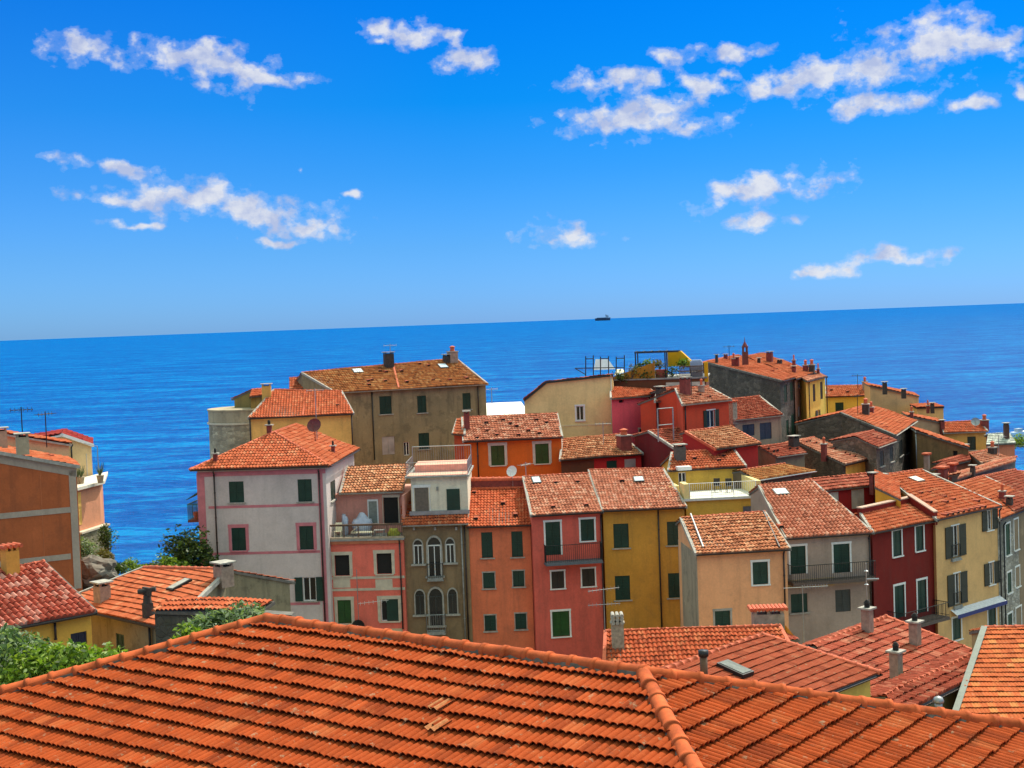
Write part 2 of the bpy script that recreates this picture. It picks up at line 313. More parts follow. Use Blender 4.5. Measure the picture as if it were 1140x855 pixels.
def facet_bm(pts, e, kind, bm_main, jit=1.0):
    """one tiled roof slope: rows of curved tiles cut to the outline pts; e = eave direction"""
    wd, per, ex, amp, lip, k, jj = TK[kind]
    pts = [np.asarray(p, float) for p in pts]; c = sum(pts) / len(pts); e = np.asarray(e, float); e = e / np.linalg.norm(e)
    n = np.zeros(3)
    for i in range(len(pts)): n += np.cross(pts[i] - c, pts[(i + 1) % len(pts)] - c)
    n /= np.linalg.norm(n)
    if n[2] < 0: n = -n
    e = e - n * np.dot(e, n); e /= np.linalg.norm(e)
    t = np.cross(n, e)
    if t[2] < 0: t = -t; e = -e
    s_ = [np.dot(p - c, e) for p in pts]; t_ = [np.dot(p - c, t) for p in pts]
    s0, s1, t0, t1 = min(s_), max(s_), min(t_), max(t_)
    nc = int((s1 - s0) / wd) + 2; nr = int((t1 - t0) / ex) + 1
    cols = nc * k + 1
    ss = s0 - wd * .5 + np.arange(cols) * wd / k
    ph = (np.arange(cols) % k) / k
    prof = amp * (np.abs(np.cos(math.pi * ph)) * 1.4 - .2 if kind not in ('fg', 'marseille') else np.abs(np.cos(math.pi * ph)) ** .7)
    tc_ = (np.arange(cols) // (k * per))
    V = []; Fc = []; UV = []; lap, th = (.12, .012) if kind == 'fg' else (.06, .016)
    sag = RNG.uniform(-.035, .035, 6) * (0.5 if kind == 'fg' else 1.2) * jit
    def und(s, tt): return sag[0] * np.sin(s * .9 + sag[1] * 90) + sag[2] * np.sin(tt * 1.1 + s * .5 + sag[3] * 90)
    for r in range(nr):
        ta = t0 + r * ex; tb = min(t0 + (r + 1) * ex, t1 + .02)
        jt = RNG.uniform(-jj, jj, tc_.max() + 1)[tc_]; jh = RNG.uniform(-.3, .3, tc_.max() + 1)[tc_] * lip * (.6 if kind == 'fg' else 1)
        for q, (tt, hh) in enumerate(((ta + lap - .004, lip * .66 - th), (ta + .002, lip - .02), (ta + .002, lip), (tb + (lap if tb < t1 else 0), .0))):
            tv = np.full(cols, tt) + jt * (0 if r == 0 else 1)
            if q == 0 and r == 0: h = np.full(cols, -.02); tv = np.full(cols, ta + .002)
            elif q == 1 and r == 0: h = prof * .5
            else: h = prof + (hh if q != 1 else lip - th) + (jh if q in (1, 2) else 0)
            P = c + np.outer(ss, e) + np.outer(tv, t) + np.outer(h + und(ss, tv), n)
            V.append(P); vv = (ta - t0) / ex + (.02 if q < 3 else .97); UV.append(np.stack([(ss - s0 + wd * .5) / (wd * per), np.full(cols, vv)], 1))
        b = r * 4 * cols; idx = np.arange(cols - 1)
        for q in (0, 1, 2):
            a = b + q * cols + idx; Fc.append(np.stack([a, a + 1, a + cols + 1, a + cols], 1))
    V = np.concatenate(V); Fc = np.concatenate(Fc); UV = np.concatenate(UV)
    # uv: keep each tile's column constant on its last sample
    me = bpy.data.meshes.new('tmp'); me.from_pydata(V.tolist(), [], Fc.tolist())
    ul = me.uv_layers.new(name='UVMap'); li = np.empty(len(me.loops), int); me.loops.foreach_get('vertex_index', li)
    lu = UV[li].reshape(-1, 4, 2); mn = lu[:, :, 0].min(1, keepdims=True); mx = lu[:, :, 0].max(1, keepdims=True)
    lu[:, :, 0] = (lu[:, :, 0] * .96 + .02 * (mn + mx)); ul.data.foreach_set('uv', lu.reshape(-1))
    bm = bmesh.new(); bm.from_mesh(me); bpy.data.meshes.remove(me)
    for i in range(len(pts)):
        a, b_ = pts[i], pts[(i + 1) % len(pts)]; d = b_ - a
        if np.linalg.norm(d) < .02: continue
        pn = np.cross(d, n); pn /= np.linalg.norm(pn)
        if np.dot(c - a, pn) > 0: pn = -pn
        bmesh.ops.bisect_plane(bm, geom=bm.verts[:] + bm.edges[:] + bm.faces[:], plane_co=Vector(a + pn * .001), plane_no=Vector(pn), clear_outer=True)
    me = bpy.data.meshes.new('tmp2'); bm.to_mesh(me); bm.free()
    bm_main.from_mesh(me); bpy.data.meshes.remove(me)
    # deck below the tiles
    off = []
    lo = [bm_main.verts.new(Vector(p - n * .13)) for p in pts]; hi = [bm_main.verts.new(Vector(p - n * .022)) for p in pts]
    kk = len(pts)
    for f in [list(hi), list(reversed(lo))] + [[lo[i], lo[(i + 1) % kk], hi[(i + 1) % kk], hi[i]] for i in range(kk)]:
        try: fa = bm_main.faces.new(f); fa.material_index = 1
        except ValueError: pass

def roof_obj(facets, kind, mat, parent, name='roof', deck=None):
    bm = bmesh.new(); bm.loops.layers.uv.new('UVMap')
    for pts, e in facets: facet_bm(pts, e, kind, bm)
    org = ORG[parent.name]; bmesh.ops.translate(bm, verts=bm.verts[:], vec=Vector(-org))
    me = bpy.data.meshes.new(name); bm.to_mesh(me); bm.free(); me.materials.append(mat); me.materials.append(deck or DARKMORTAR)
    o = link(bpy.data.objects.new(name, me)); o.parent = parent; ORG[o.name] = org; return o

def caps(mb, p, q, r=.11, ln=.40, n=8, jit=.0, lipr=1.18, lift=.03):
    """overlapping half-round ridge tiles from p (high or left) to q"""
    p = np.asarray(p, float); q = np.asarray(q, float); d = q - p; L = np.linalg.norm(d); d /= L
    a = np.cross(d, [0, 0, 1.]); a /= np.linalg.norm(a); u = np.cross(a, d)
    k = max(1, int(round(L / ln))); ln = L / k
    for i in range(k):
        c0 = p + d * ln * i; c1 = p + d * (ln * (i + 1) + .04)
        jz = random.uniform(-jit, jit); jx = random.uniform(-jit, jit)
        rings = [(c0 - d * .0, r * .98), (c1 - d * .07, r * 1.0), (c1 - d * .068, r * lipr), (c1, r * lipr), (c1, r * .6)]
        vs = []
        for cc, rr in rings:
            for j in range(n + 1):
                th = math.pi * (-.06 + 1.12 * j / n)
                vs.append(cc + a * (rr * math.cos(th) + jx) + u * (rr * math.sin(th) + lift - .04 + jz))
        m = n + 1
        mb.add(vs, [(b * m + j, b * m + j + 1, (b + 1) * m + j + 1, (b + 1) * m + j) for b in range(len(rings) - 1) for j in range(n)])

# ---------------------------------------------------------------- ground and sea
def terrain(x, y):
    shore = 185 + 60 * min(1, max(0, (x + 30) / 60))          # the promontory reaches farther on the right
    top = 25 + 1.5 * math.sin(x * .05) + max(0, (60 - y)) * .16
    k0 = shore - 70
    if x < -14: k0 = 98 + max(0, (x + 22)) * 3
    if x < -26 : top = min(top, 27); 
    sm = lambda v: max(0., min(1., v)) ** 2 * (3 - 2 * max(0., min(1., v)))
    top += 11.5 * sm((52 - y) / 5) * sm((-4 - x) / 4) * sm((y - 26) / 6) * sm((60 + x) / 20) if y < 52 else 0
    if y < k0: return top
    return max(-6, top - (y - k0) * (.42 if x < 0 else .5) )
class House: pass
def unit(v): v = np.asarray(v, float); return v / np.linalg.norm(v)

class HouseB:
    def __init__(s, name, label, ring, wall, cat='house', group='houses of the hillside village', zb=None, inset=None):
        """ring: plan corners with their top heights, front-left first, seen anticlockwise from the camera"""
        s.ring0 = [np.array(p, float) for p in ring]
        c = sum(s.ring0) / len(ring); s.c = c
        s.zb = terrain(c[0], c[1]) - 1.5 if zb is None else zb
        s.root = empty(name, (c[0], c[1], s.zb + 1.5), label, cat, group); s.wall = wall
        s.ring = []
        k = len(ring); ins = inset if isinstance(inset, (list, tuple)) else ([.28, .05, .05, .28, .05, .05] if k == 6 else [.28, .05, .28, .05])
        for i in range(k):
            a, b, d = s.ring0[i - 1], s.ring0[i], s.ring0[(i + 1) % k]
            def nin(p, q):
                t = unit((q - p) * [1, 1, 0]); return np.array([-t[1], t[0]])
            n1, n2 = nin(a, b), nin(b, d); i1, i2 = ins[i - 1], ins[i]
            if abs(n1[0] * n2[1] - n1[1] * n2[0]) < .15: m = n1 * i1
            else: m = np.linalg.solve(np.array([n1, n2]), [i1, i2])
            s.ring.append(b + np.array([m[0], m[1], 0]))
        s.holes = {}; s.roof = None; s.zoff = .02
        s.extra = []
    def fr(s, seg):
        a = s.ring[seg]; b = s.ring[(seg + 1) % len(s.ring)]
        t = unit((b - a) * [1, 1, 0]); o = np.array([t[1], -t[0], 0]); return a, t, o, b
    def pix(s, seg, x, y):
        a, t, o, b = s.fr(seg); p = PP(x, y, a, o); return np.dot(p - a, t), p[2]
    def fbox(s, mb, seg, u0, u1, o0, o1, w0, w1, m=0):
        a, t, o, b = s.fr(seg); base = np.array([a[0], a[1], 0])
        mb.box(base + t * u0 + o * o1 + [0, 0, w0], t * (u1 - u0), o * (o0 - o1), np.array([0, 0, w1 - w0]), m)
    def walls(s, mat2=None):
        mb = MB(); k = len(s.ring)
        for i in range(k):
            a, t, o, b = s.fr(i); L = np.dot(b - a, t); ta, tb = a[2] - s.zoff, b[2] - s.zoff
            zt = min(ta, tb); hs = [h for h in s.holes.get(i, []) if h[1] > .02 and h[0] < L - .02 and h[3] < zt - .01]
            hs = [(max(h[0], .01), min(h[1], L - .01), max(h[2], s.zb + .01), h[3]) for h in hs]
            us = sorted({0, L, *[h[0] for h in hs], *[h[1] for h in hs]}); ws = sorted({s.zb, zt, *[h[2] for h in hs], *[h[3] for h in hs]})
            A = np.array([a[0], a[1], 0]); P = lambda u, w, d=0: A + t * u - o * d + [0, 0, w]
            for x in range(len(us) - 1):
                for y in range(len(ws) - 1):
                    uc, wc = (us[x] + us[x + 1]) / 2, (ws[y] + ws[y + 1]) / 2
                    if any(h[0] < uc < h[1] and h[2] < wc < h[3] for h in hs): continue
                    mb.add([P(us[x], ws[y]), P(us[x + 1], ws[y]), P(us[x + 1], ws[y + 1]), P(us[x], ws[y + 1])], [(0, 1, 2, 3)])
            if abs(ta - tb) > .01:
                mb.add([P(0, zt), P(L, zt), P(L, tb) if tb > ta else P(0, ta)], [(0, 1, 2)])
            for h in hs:
                d = .17; u0, u1, w0, w1 = h
                mb.add([P(u0, w0), P(u1, w0), P(u1, w1), P(u0, w1), P(u0, w0, d), P(u1, w0, d), P(u1, w1, d), P(u0, w1, d)],
                       [(0, 4, 5, 1), (1, 5, 6, 2), (2, 6, 7, 3), (3, 7, 4, 0)])
        s.wallo = mb.build('wall', s.wall, s.root); return s
    def win(s, x0, y0, x1, y1, st='shut', seg=0, sm=None, fm=None, name='window', sill=True, sw=None, frm=None, fmw=.11, label=None):
        sm = sm or GREEN; xc, yc = (x0 + x1) / 2, (y0 + y1) / 2
        u0, u1 = s.pix(seg, x0, yc)[0], s.pix(seg, x1, yc)[0]; w1, w0 = s.pix(seg, xc, y0)[1], s.pix(seg, xc, y1)[1]
        if u1 < u0: u0, u1 = u1, u0
        s.holes.setdefault(seg, []).append((u0, u1, w0, w1))
        mb = MB(); s.fbox(mb, seg, u0 - .02, u1 + .02, -.175, -.14, w0 - .02, w1 + .02)
        g = mb.build(name, {'dark': DARK}.get(st, GLASS), s.root)
        if label: g['label'] = label
        if fm:
            mb = MB(); f = fmw
            s.fbox(mb, seg, u0 - f, u0 - .003, .0, .022, w0, w1); s.fbox(mb, seg, u1 + .003, u1 + f, .0, .022, w0, w1)
            s.fbox(mb, seg, u0 - f - .02, u1 + f + .02, .0, .03, w1 + .003, w1 + f + .02)
            mb.build('surround', fm, g)
        if sill:
            mb = MB(); s.fbox(mb, seg, u0 - .12, u1 + .12, .0, .1, w0 - .08, w0 - .004); mb.build('sill', fm or STONETRIM, g)
        um = (u0 + u1) / 2
        if st == 'shut':
            for a, b in ((u0 + .01, um - .008), (um + .008, u1 - .01)):
                mb = MB(); s.fbox(mb, seg, a, b, -.09, -.05, w0 + .01, w1 - .01); bd = min(.06, (b - a) * .2)
                for p in ((a, a + bd), (b - bd, b)): s.fbox(mb, seg, p[0], p[1], -.05, -.035, w0 + .01, w1 - .01)
                for p in ((w0 + .01, w0 + .07), ((w0 + w1) / 2 - .03, (w0 + w1) / 2 + .03), (w1 - .07, w1 - .01)): s.fbox(mb, seg, a + bd, b - bd, -.05, -.036, p[0], p[1])
                mb.build('shutter', sm, g)
        if st in ('open', 'glass'):
            mb = MB(); f = .055
            for a, b, c, d in ((u0, u0 + f, w0, w1), (u1 - f, u1, w0, w1), (um - f * .6, um + f * .6, w0 + f, w1 - f), (u0 + f, u1 - f, w0, w0 + f), (u0 + f, u1 - f, w1 - f, w1)):
                s.fbox(mb, seg, a, b, -.138, -.09, c, d)
            mb.build('frame', frm or WHITE, g)
        if st == 'open':
            w_ = sw or (u1 - u0) / 2
            for a, b in ((u0 - w_ - .02, u0 - .02), (u1 + .02, u1 + w_ + .02)):
                mb = MB(); s.fbox(mb, seg, a, b, .03, .065, w0, w1)
                for p in ((w0, w0 + .06), ((w0 + w1) / 2 - .03, (w0 + w1) / 2 + .03), (w1 - .06, w1)): s.fbox(mb, seg, a, b, .065, .08, p[0], p[1])
                mb.build('shutter', sm, g)
        return g
    def arch(s, x0, y0, x1, y1, spring, seg=0, frm=None):
        """round arched window"""
        xc = (x0 + x1) / 2; yc = (y0 + y1) / 2; u0, u1 = s.pix(seg, x0, yc)[0], s.pix(seg, x1, yc)[0]; w1, w0 = s.pix(seg, xc, y0)[1], s.pix(seg, xc, y1)[1]; ws = s.pix(seg, xc, spring)[1]
        a, t, o, b = s.fr(seg); A = np.array([a[0], a[1], 0]); um, r, rh = (u0 + u1) / 2, (u1 - u0) / 2, w1 - ws
        def outline(k, off): return [A + t * (um - r * k) + o * off + [0, 0, w0 - (k - 1) * r * .4]] + [A + t * (um - r * k * math.cos(th)) + o * off + [0, 0, ws + rh * k * math.sin(th)] for th in np.linspace(0, math.pi, 9)] + [A + t * (um + r * k) + o * off + [0, 0, w0 - (k - 1) * r * .4]]
        mb = MB(); p = outline(1, .012); mb.poly(p[::-1], .03, o); g = mb.build('window', GLASS, s.root)
        mb = MB(); p1, p2 = outline(1.0, .10), outline(1.25, .10); q1, q2 = outline(1.0, .0), outline(1.25, .0); k = len(p1)
        mb.add(p1 + p2 + q1 + q2, [(i, i + 1, i + 1 + k, i + k) for i in range(k - 1)] + [(i, i + 2 * k, i + 1 + 2 * k, i + 1) for i in range(k - 1)] + [(i + k, i + k + 1, i + 1 + 3 * k, i + 3 * k) for i in range(k - 1)])
        mb.build('surround', STONETRIM, g)
        mb = MB(); f = .05
        for c in (((u0, u0 + f, w0, ws)), (u1 - f, u1, w0, ws), (um - f * .5, um + f * .5, w0, ws), (u0, u1, ws - f * .8, ws + f * .6)): s.fbox(mb, seg, c[0], c[1], .014, .05, c[2], c[3])
        mb.build('frame', frm or WHITE, g)
        mb = MB(); s.fbox(mb, seg, u0 - .2, u1 + .2, .0, .2, w0 - .12, w0 - .01); mb.build('sill', STONETRIM, g); return g
    def band(s, y, h, mat, seg=0, x=None, name='cornice', out=.03, x0=None, x1=None):
        a, t, o, b = s.fr(seg); L = np.dot(b - a, t); xm = x if x else (x0 + x1) / 2
        w = s.pix(seg, xm, y)[1]; u0 = 0 if x0 is None else s.pix(seg, x0, y)[0]; u1 = L if x1 is None else s.pix(seg, x1, y)[0]
        mb = MB(); s.fbox(mb, seg, u0 + .002, u1 - .002, 0, out, w - h / 2, w + h / 2); return mb.build(name, mat, s.root)
    def strip(s, xa, xb, ya, yb, mat, seg=0, name='corner_strip', out=.02):
        ym = (ya + yb) / 2; u0, u1 = s.pix(seg, xa, ym)[0], s.pix(seg, xb, ym)[0]; w1, w0 = s.pix(seg, xa, ya)[1], s.pix(seg, xa, yb)[1]
        mb = MB(); s.fbox(mb, seg, u0, u1, 0, out, w0, w1); return mb.build(name, mat, s.root)
    def pipe(s, x, y0, y1, seg=0, r=.05, mat=None):
        u = s.pix(seg, x, (y0 + y1) / 2)[0]; w1 = s.pix(seg, x, y0)[1]; w0 = s.pix(seg, x, y1)[1]
        a, t, o, b = s.fr(seg); A = np.array([a[0], a[1], 0]); mb = MB(); q = A + t * u + o * (.06 + r)
        mb.tube(q + [0, 0, w0], q + [0, 0, w1], r, n=8); mb.tube(q + [0, 0, w1], q + o * .15 + [0, 0, w1 + .2], r, n=8)
        w = w0
        while w < w1: mb.tube(q + [0, 0, w], q + [0, 0, w + .06], r * 1.3, n=8); w += 1.6
        return mb.build('downpipe', mat or PIPE, s.root, True)
    def balc(s, x0, x1, ys, yr, depth=.9, seg=0, mat=None, rail=None, bars=.13, name='balcony', br=.012):
        xm = (x0 + x1) / 2; u0, u1 = s.pix(seg, x0, ys)[0], s.pix(seg, x1, ys)[0]; w = s.pix(seg, xm, ys)[1]; h = s.pix(seg, xm, yr)[1] - w
        mb = MB(); s.fbox(mb, seg, u0, u1, .0, depth, w - .12, w); s.fbox(mb, seg, u0 - .04, u1 + .04, .0, depth + .04, w - .18, w - .122); g = mb.build(name, mat or CONC, s.root)
        mb = MB(); d = depth - .05
        def bar(ua, oa, ub, ob, za, zb_, r):
            a, t, o, b = s.fr(seg); A = np.array([a[0], a[1], 0]); mb.tube(A + t * ua + o * oa + [0, 0, za], A + t * ub + o * ob + [0, 0, zb_], r, n=4)
        for z in (w + .1, w + h):
            r = .022 if z > w + .2 else .015
            bar(u0, d, u1, d, z, z, r); bar(u0, 0, u0, d, z, z, r); bar(u1, 0, u1, d, z, z, r)
        k = max(2, int((u1 - u0) / bars))
        for i in range(k + 1): u = u0 + (u1 - u0) * i / k; bar(u, d, u, d, w, w + h, br)
        for i in range(1, int(d / bars)):
            for u in (u0, u1): bar(u, i * bars, u, i * bars, w, w + h, br)
        mb.build('railing', rail or IRON, g); return g
    # ---- roof things
    def setroof(s, facets, kind, mat, deck=None, name='roof'):
        s.facets = facets; s.roof = roof_obj(facets, kind, mat, s.root, name, deck); return s
    def onroof(s, x, y):
        best = None
        for pts, e in s.facets:
            c = sum(pts) / len(pts); n = np.cross(pts[1] - pts[0], pts[2] - pts[0]); n /= np.linalg.norm(n)
            if n[2] < 0: n = -n
            if np.dot(n, ray(x, y)) > -.01: continue
            p = PP(x, y, pts[0], n); ins = 0
            for i in range(len(pts)):
                a, b = pts[i], pts[(i + 1) % len(pts)]; pn = np.cross(b - a, n); pn /= np.linalg.norm(pn)
                if np.dot(c - a, pn) > 0: pn = -pn
                ins = max(ins, np.dot(p - a, pn))
            if best is None or ins < best[0]: best = (ins, p, n, unit(e))
        return best[1], best[2], best[3]
    def caps(s, lines, mat=None, r=.11, ln=.4):
        mb = MB()
        for p, q in lines: caps(mb, p, q, r, ln, n=5, jit=.008)
        mb.build('ridge_tiles', mat or TERRA, s.roof, True)
    def verge(s, p, q, mat=None, w=.16, up=.05):
        p = np.asarray(p); q = np.asarray(q); d = unit(q - p); a = unit(np.cross(d, [0, 0, 1.])); mb = MB()
        mb.box(p - a * w / 2 - np.array([0, 0, .14]), q - p, a * w, np.array([0, 0, .14 + up])); return mb.build('verge', mat or MORTAR, s.roof)
    def gutter(s, p, q, mat=None, r=.07, off=None):
        p = np.asarray(p); q = np.asarray(q); t = unit((q - p) * [1, 1, 0]); o = np.array([t[1], -t[0], 0]); mb = MB()
        P = [(-r, 0), (-r * .7, -r * .7), (0, -r), (r * .7, -r * .7), (r, 0)]
        vs = [x + o * (a + r + .0) + np.array([0, 0, b - .03]) for x in (p, q) for a, b in P]
        mb.add(vs, [(i, i + 1, i + 6, i + 5) for i in range(4)] + [(0, 1, 2, 3, 4), (9, 8, 7, 6, 5)])
        return mb.build('gutter', mat or PIPE, s.roof)
    CS = 1.0
    def chim(s, x, y, w=.55, h=1.1, d=None, st='slab', mat=None, label=None):
        p, n, e = s.onroof(x, y); d = d or w; w, h, d = w * s.CS, h * s.CS, d * s.CS; e = unit(e * [1, 1, 0]); mat = mat or PLCH; mb = MB(); z = np.array([0, 0, 1.])
        mb.cbox(p - z * .45, w, d, .45 + h, e, 0); T = p + z * h
        if st == 'slab':
            for sx in (-1, 1):
                for sy in (-1, 1): mb.cbox(T + e * sx * (w / 2 - .07) + np.array([-e[1], e[0], 0]) * sy * (d / 2 - .07), .09, .09, .14, e, 0)
            mb.cbox(T - z * .0 , w * .6, d * .6, .05, e, 2); mb.cbox(T + z * .14, w + .2, d + .2, .06, e, 1)
        elif st == 'tile':
            for sx in (-1, 0, 1): mb.cbox(T + e * sx * (w / 2 - .06), .1, d * .9, .16, e, 0)
            ey = np.array([-e[1], e[0], 0])
            k = max(2, int(w / .18))
            for i in range(k + 1):
                q = T + z * .19 + e * (-w / 2 - .06 + (w + .12) * i / k); mb.tube(q - ey * (d / 2 + .1), q + ey * (d / 2 + .1), .085, n=8, m=3)
        elif st == 'flower':
            for r_ in range(3):
                for c_ in range(3):
                    q = T + z * (.06 + .16 * r_) + e * ((c_ - 1) * .2); ey = np.array([-e[1], e[0], 0])
                    mb.tube(q - ey * (d / 2 + .08), q + ey * (d / 2 + .08), .088, n=8, m=1)
            mb.cbox(T, w * 1.2, d * .8, .06, e, 0)
        elif st == 'pot':
            mb.cbox(T, w + .12, d + .12, .08, e, 1); mb.lathe(T + z * .08, [(w * .3, 0), (w * .24, .3), (w * .34, .34), (w * .34, .4), (.02, .5)], 10, 3)
        elif st == 'round':
            mb.cbox(T, w + .2, d + .2, .07, e, 1); mb.lathe(T + z * .07, [(w * .32, 0), (w * .32, .16), (w * .38, .18), (w * .2, .28), (.01, .32)], 10, 2)
        o = mb.build('chimney', [mat, MORTAR, DARK, TERRA], s.roof)
        if label: o['label'] = label
        return o
    def skyl(s, x, y, w=.7, l=1.0, mat=None):
        p, n, e = s.onroof(x, y); e = unit(e - n * np.dot(e, n)); t = np.cross(n, e); mb = MB()
        mb.box(p - e * w / 2 - t * l / 2, e * w, t * l, n * .14, 0); g = mb.build('skylight', IRON, s.roof)
        mb = MB(); mb.box(p - e * (w / 2 - .06) - t * (l / 2 - .06) + n * .142, e * (w - .12), t * (l - .12), n * .02, 0)
        mb.v and None
        ob = mb.build('skylight', [mat or ROOFGL], s.roof); ob.name = 'skylight_pane'; ORG[ob.name] = ORG[s.roof.name]
        return g
    def vents(s, pts):
        for x, y in pts:
            p, n, e = s.onroof(x, y); e = unit(e - n * np.dot(e, n)); t = np.cross(n, e)
            if t[2] < 0: t = -t
            mb = MB(); a, b = .17, .3; v = [p - e * a - t * b + n * .02, p + e * a - t * b + n * .02, p + e * a * .7 - t * b + n * .22, p - e * a * .7 - t * b + n * .22, p - e * a + t * b + n * .03, p + e * a + t * b + n * .03]
            mb.add(v, [(0, 1, 2, 3)], 1); mb.add(v, [(0, 3, 4), (1, 5, 2), (2, 5, 4, 3)], 0); mb.build('vent_tile', [T_RED, DARK], s.roof)
    def antenna(s, x, y, h=2.4, n=5, ang=.3, mat=None, yagi=1):
        p, nn, e = s.onroof(x, y); mb = MB(); z = np.array([0, 0, 1.]); mb.tube(p - z * .2, p + z * h, .03, n=5)
        d = np.array([math.cos(ang), math.sin(ang), 0]); f = np.array([-d[1], d[0], 0])
        for k in range(yagi):
            q = p + z * (h - .15 - .5 * k); mb.tube(q - d * .6, q + d * .6, .018, n=4)
            for i in range(n): c = q + d * (-.55 + 1.1 * i / (n - 1)); mb.tube(c - f * .32 - z * .0, c + f * .32, .012, n=4); mb.tube(c - z * .12, c + z * .12, .012, n=4)
        return mb.build('antenna', mat or METAL, s.roof)
    def dish(s, x, y, r=.42, mat=None, h=.9, face=(-.2, -1, .5)):
        p, nn, e = s.onroof(x, y); z = np.array([0, 0, 1.]); mb = MB(); mb.tube(p - z * .2, p + z * h, .03, n=5); f = unit(face); a = unit(np.cross(f, z)); u = np.cross(a, f); c = p + z * h
        vs = [c - f * .0]; rings = 3
        for k in range(1, rings + 1):
            rr = r * k / rings
            for j in range(14): th = 2 * math.pi * j / 14; vs.append(c + f * (.28 * (rr / r) ** 2 * r) + a * rr * math.cos(th) + u * rr * math.sin(th))
        fs = [(0, 1 + j, 1 + (j + 1) % 14) for j in range(14)]
        for k in range(rings - 1): fs += [(1 + k * 14 + j, 1 + (k + 1) * 14 + j, 1 + (k + 1) * 14 + (j + 1) % 14, 1 + k * 14 + (j + 1) % 14) for j in range(14)]
        mb.add(vs, fs); mb.tube(c - u * r * .8 + f * .1, c + f * r * 1.1, .015, n=4); mb.cbox(c + f * r * 1.1 - z * .04, .08, .08, .08)
        return mb.build('satellite_dish', mat or WHITE, s.roof)

PLCH = plaster('#a89a86', .5)
BRICKM = stone('#8d5440', 1, 5, .1)

def gable(name, label, d, L, Rr, TL, TR, wall, pitch=19, kind='coppo', tm=None, back=None, dr=None, shed=False, zb=None, gut=True, verges=True, ridge=True, vm=None, inset=None, deck=None, cat='house', group='houses of the hillside village', gm=None):
    """house seen from its eave side: eave line L-Rr and ridge line TL-TR as seen in the photograph, eave-left at distance d"""
    P0 = PD(*L, d); z = P0[2]
    if dr: P1 = PD(*Rr, dr); P1[2] = z
    else: P1 = PZ(*Rr, z)
    e = unit(P1 - P0); bk = np.array([-e[1], e[0], 0]); up = bk * math.cos(R(pitch)) + np.array([0, 0, math.sin(R(pitch))])
    n = np.cross(e, up); n /= np.linalg.norm(n)
    Q0, Q1 = PP(*TL, P0, n), PP(*TR, P0, n)
    run0, run1 = np.dot(Q0 - P0, bk), np.dot(Q1 - P0, bk)
    facets = [([P0, P1, Q1, Q0], e)]
    if shed: ring = [P0, P1, Q1, Q0]
    else:
        b = back if back else (run0 + run1) / 2
        dn = np.array([0, 0, -math.tan(R(pitch))])
        B0, B1 = Q0 + (bk + dn) * b, Q1 + (bk + dn) * b; facets.append(([B1, B0, Q0, Q1], e)); ring = [P0, P1, Q1, B1, B0, Q0]
    H = HouseB(name, label, ring, wall, cat, group, zb, inset)
    H.P = (P0, P1, Q0, Q1); H.e = e; H.bk = bk
    H.setroof(facets, kind, tm or T_PK, deck)
    if ridge: H.caps([(Q0, Q1)])
    if verges: H.verge(P0 + [0, 0, .02], Q0 + [0, 0, .02], vm); H.verge(P1 + [0, 0, .02], Q1 + [0, 0, .02], vm)
    if gut: H.gutter(P0, P1, gm)
    H.info = (name, 'w %.1f' % np.linalg.norm(P1 - P0), 'run %.1f %.1f' % (run0, run1), 'z %.1f' % z, 'd1 %.1f' % P1[1], 'zr %.1f %.1f' % (Q0[2], Q1[2])); INFO.append(H.info)
    return H
INFO = []

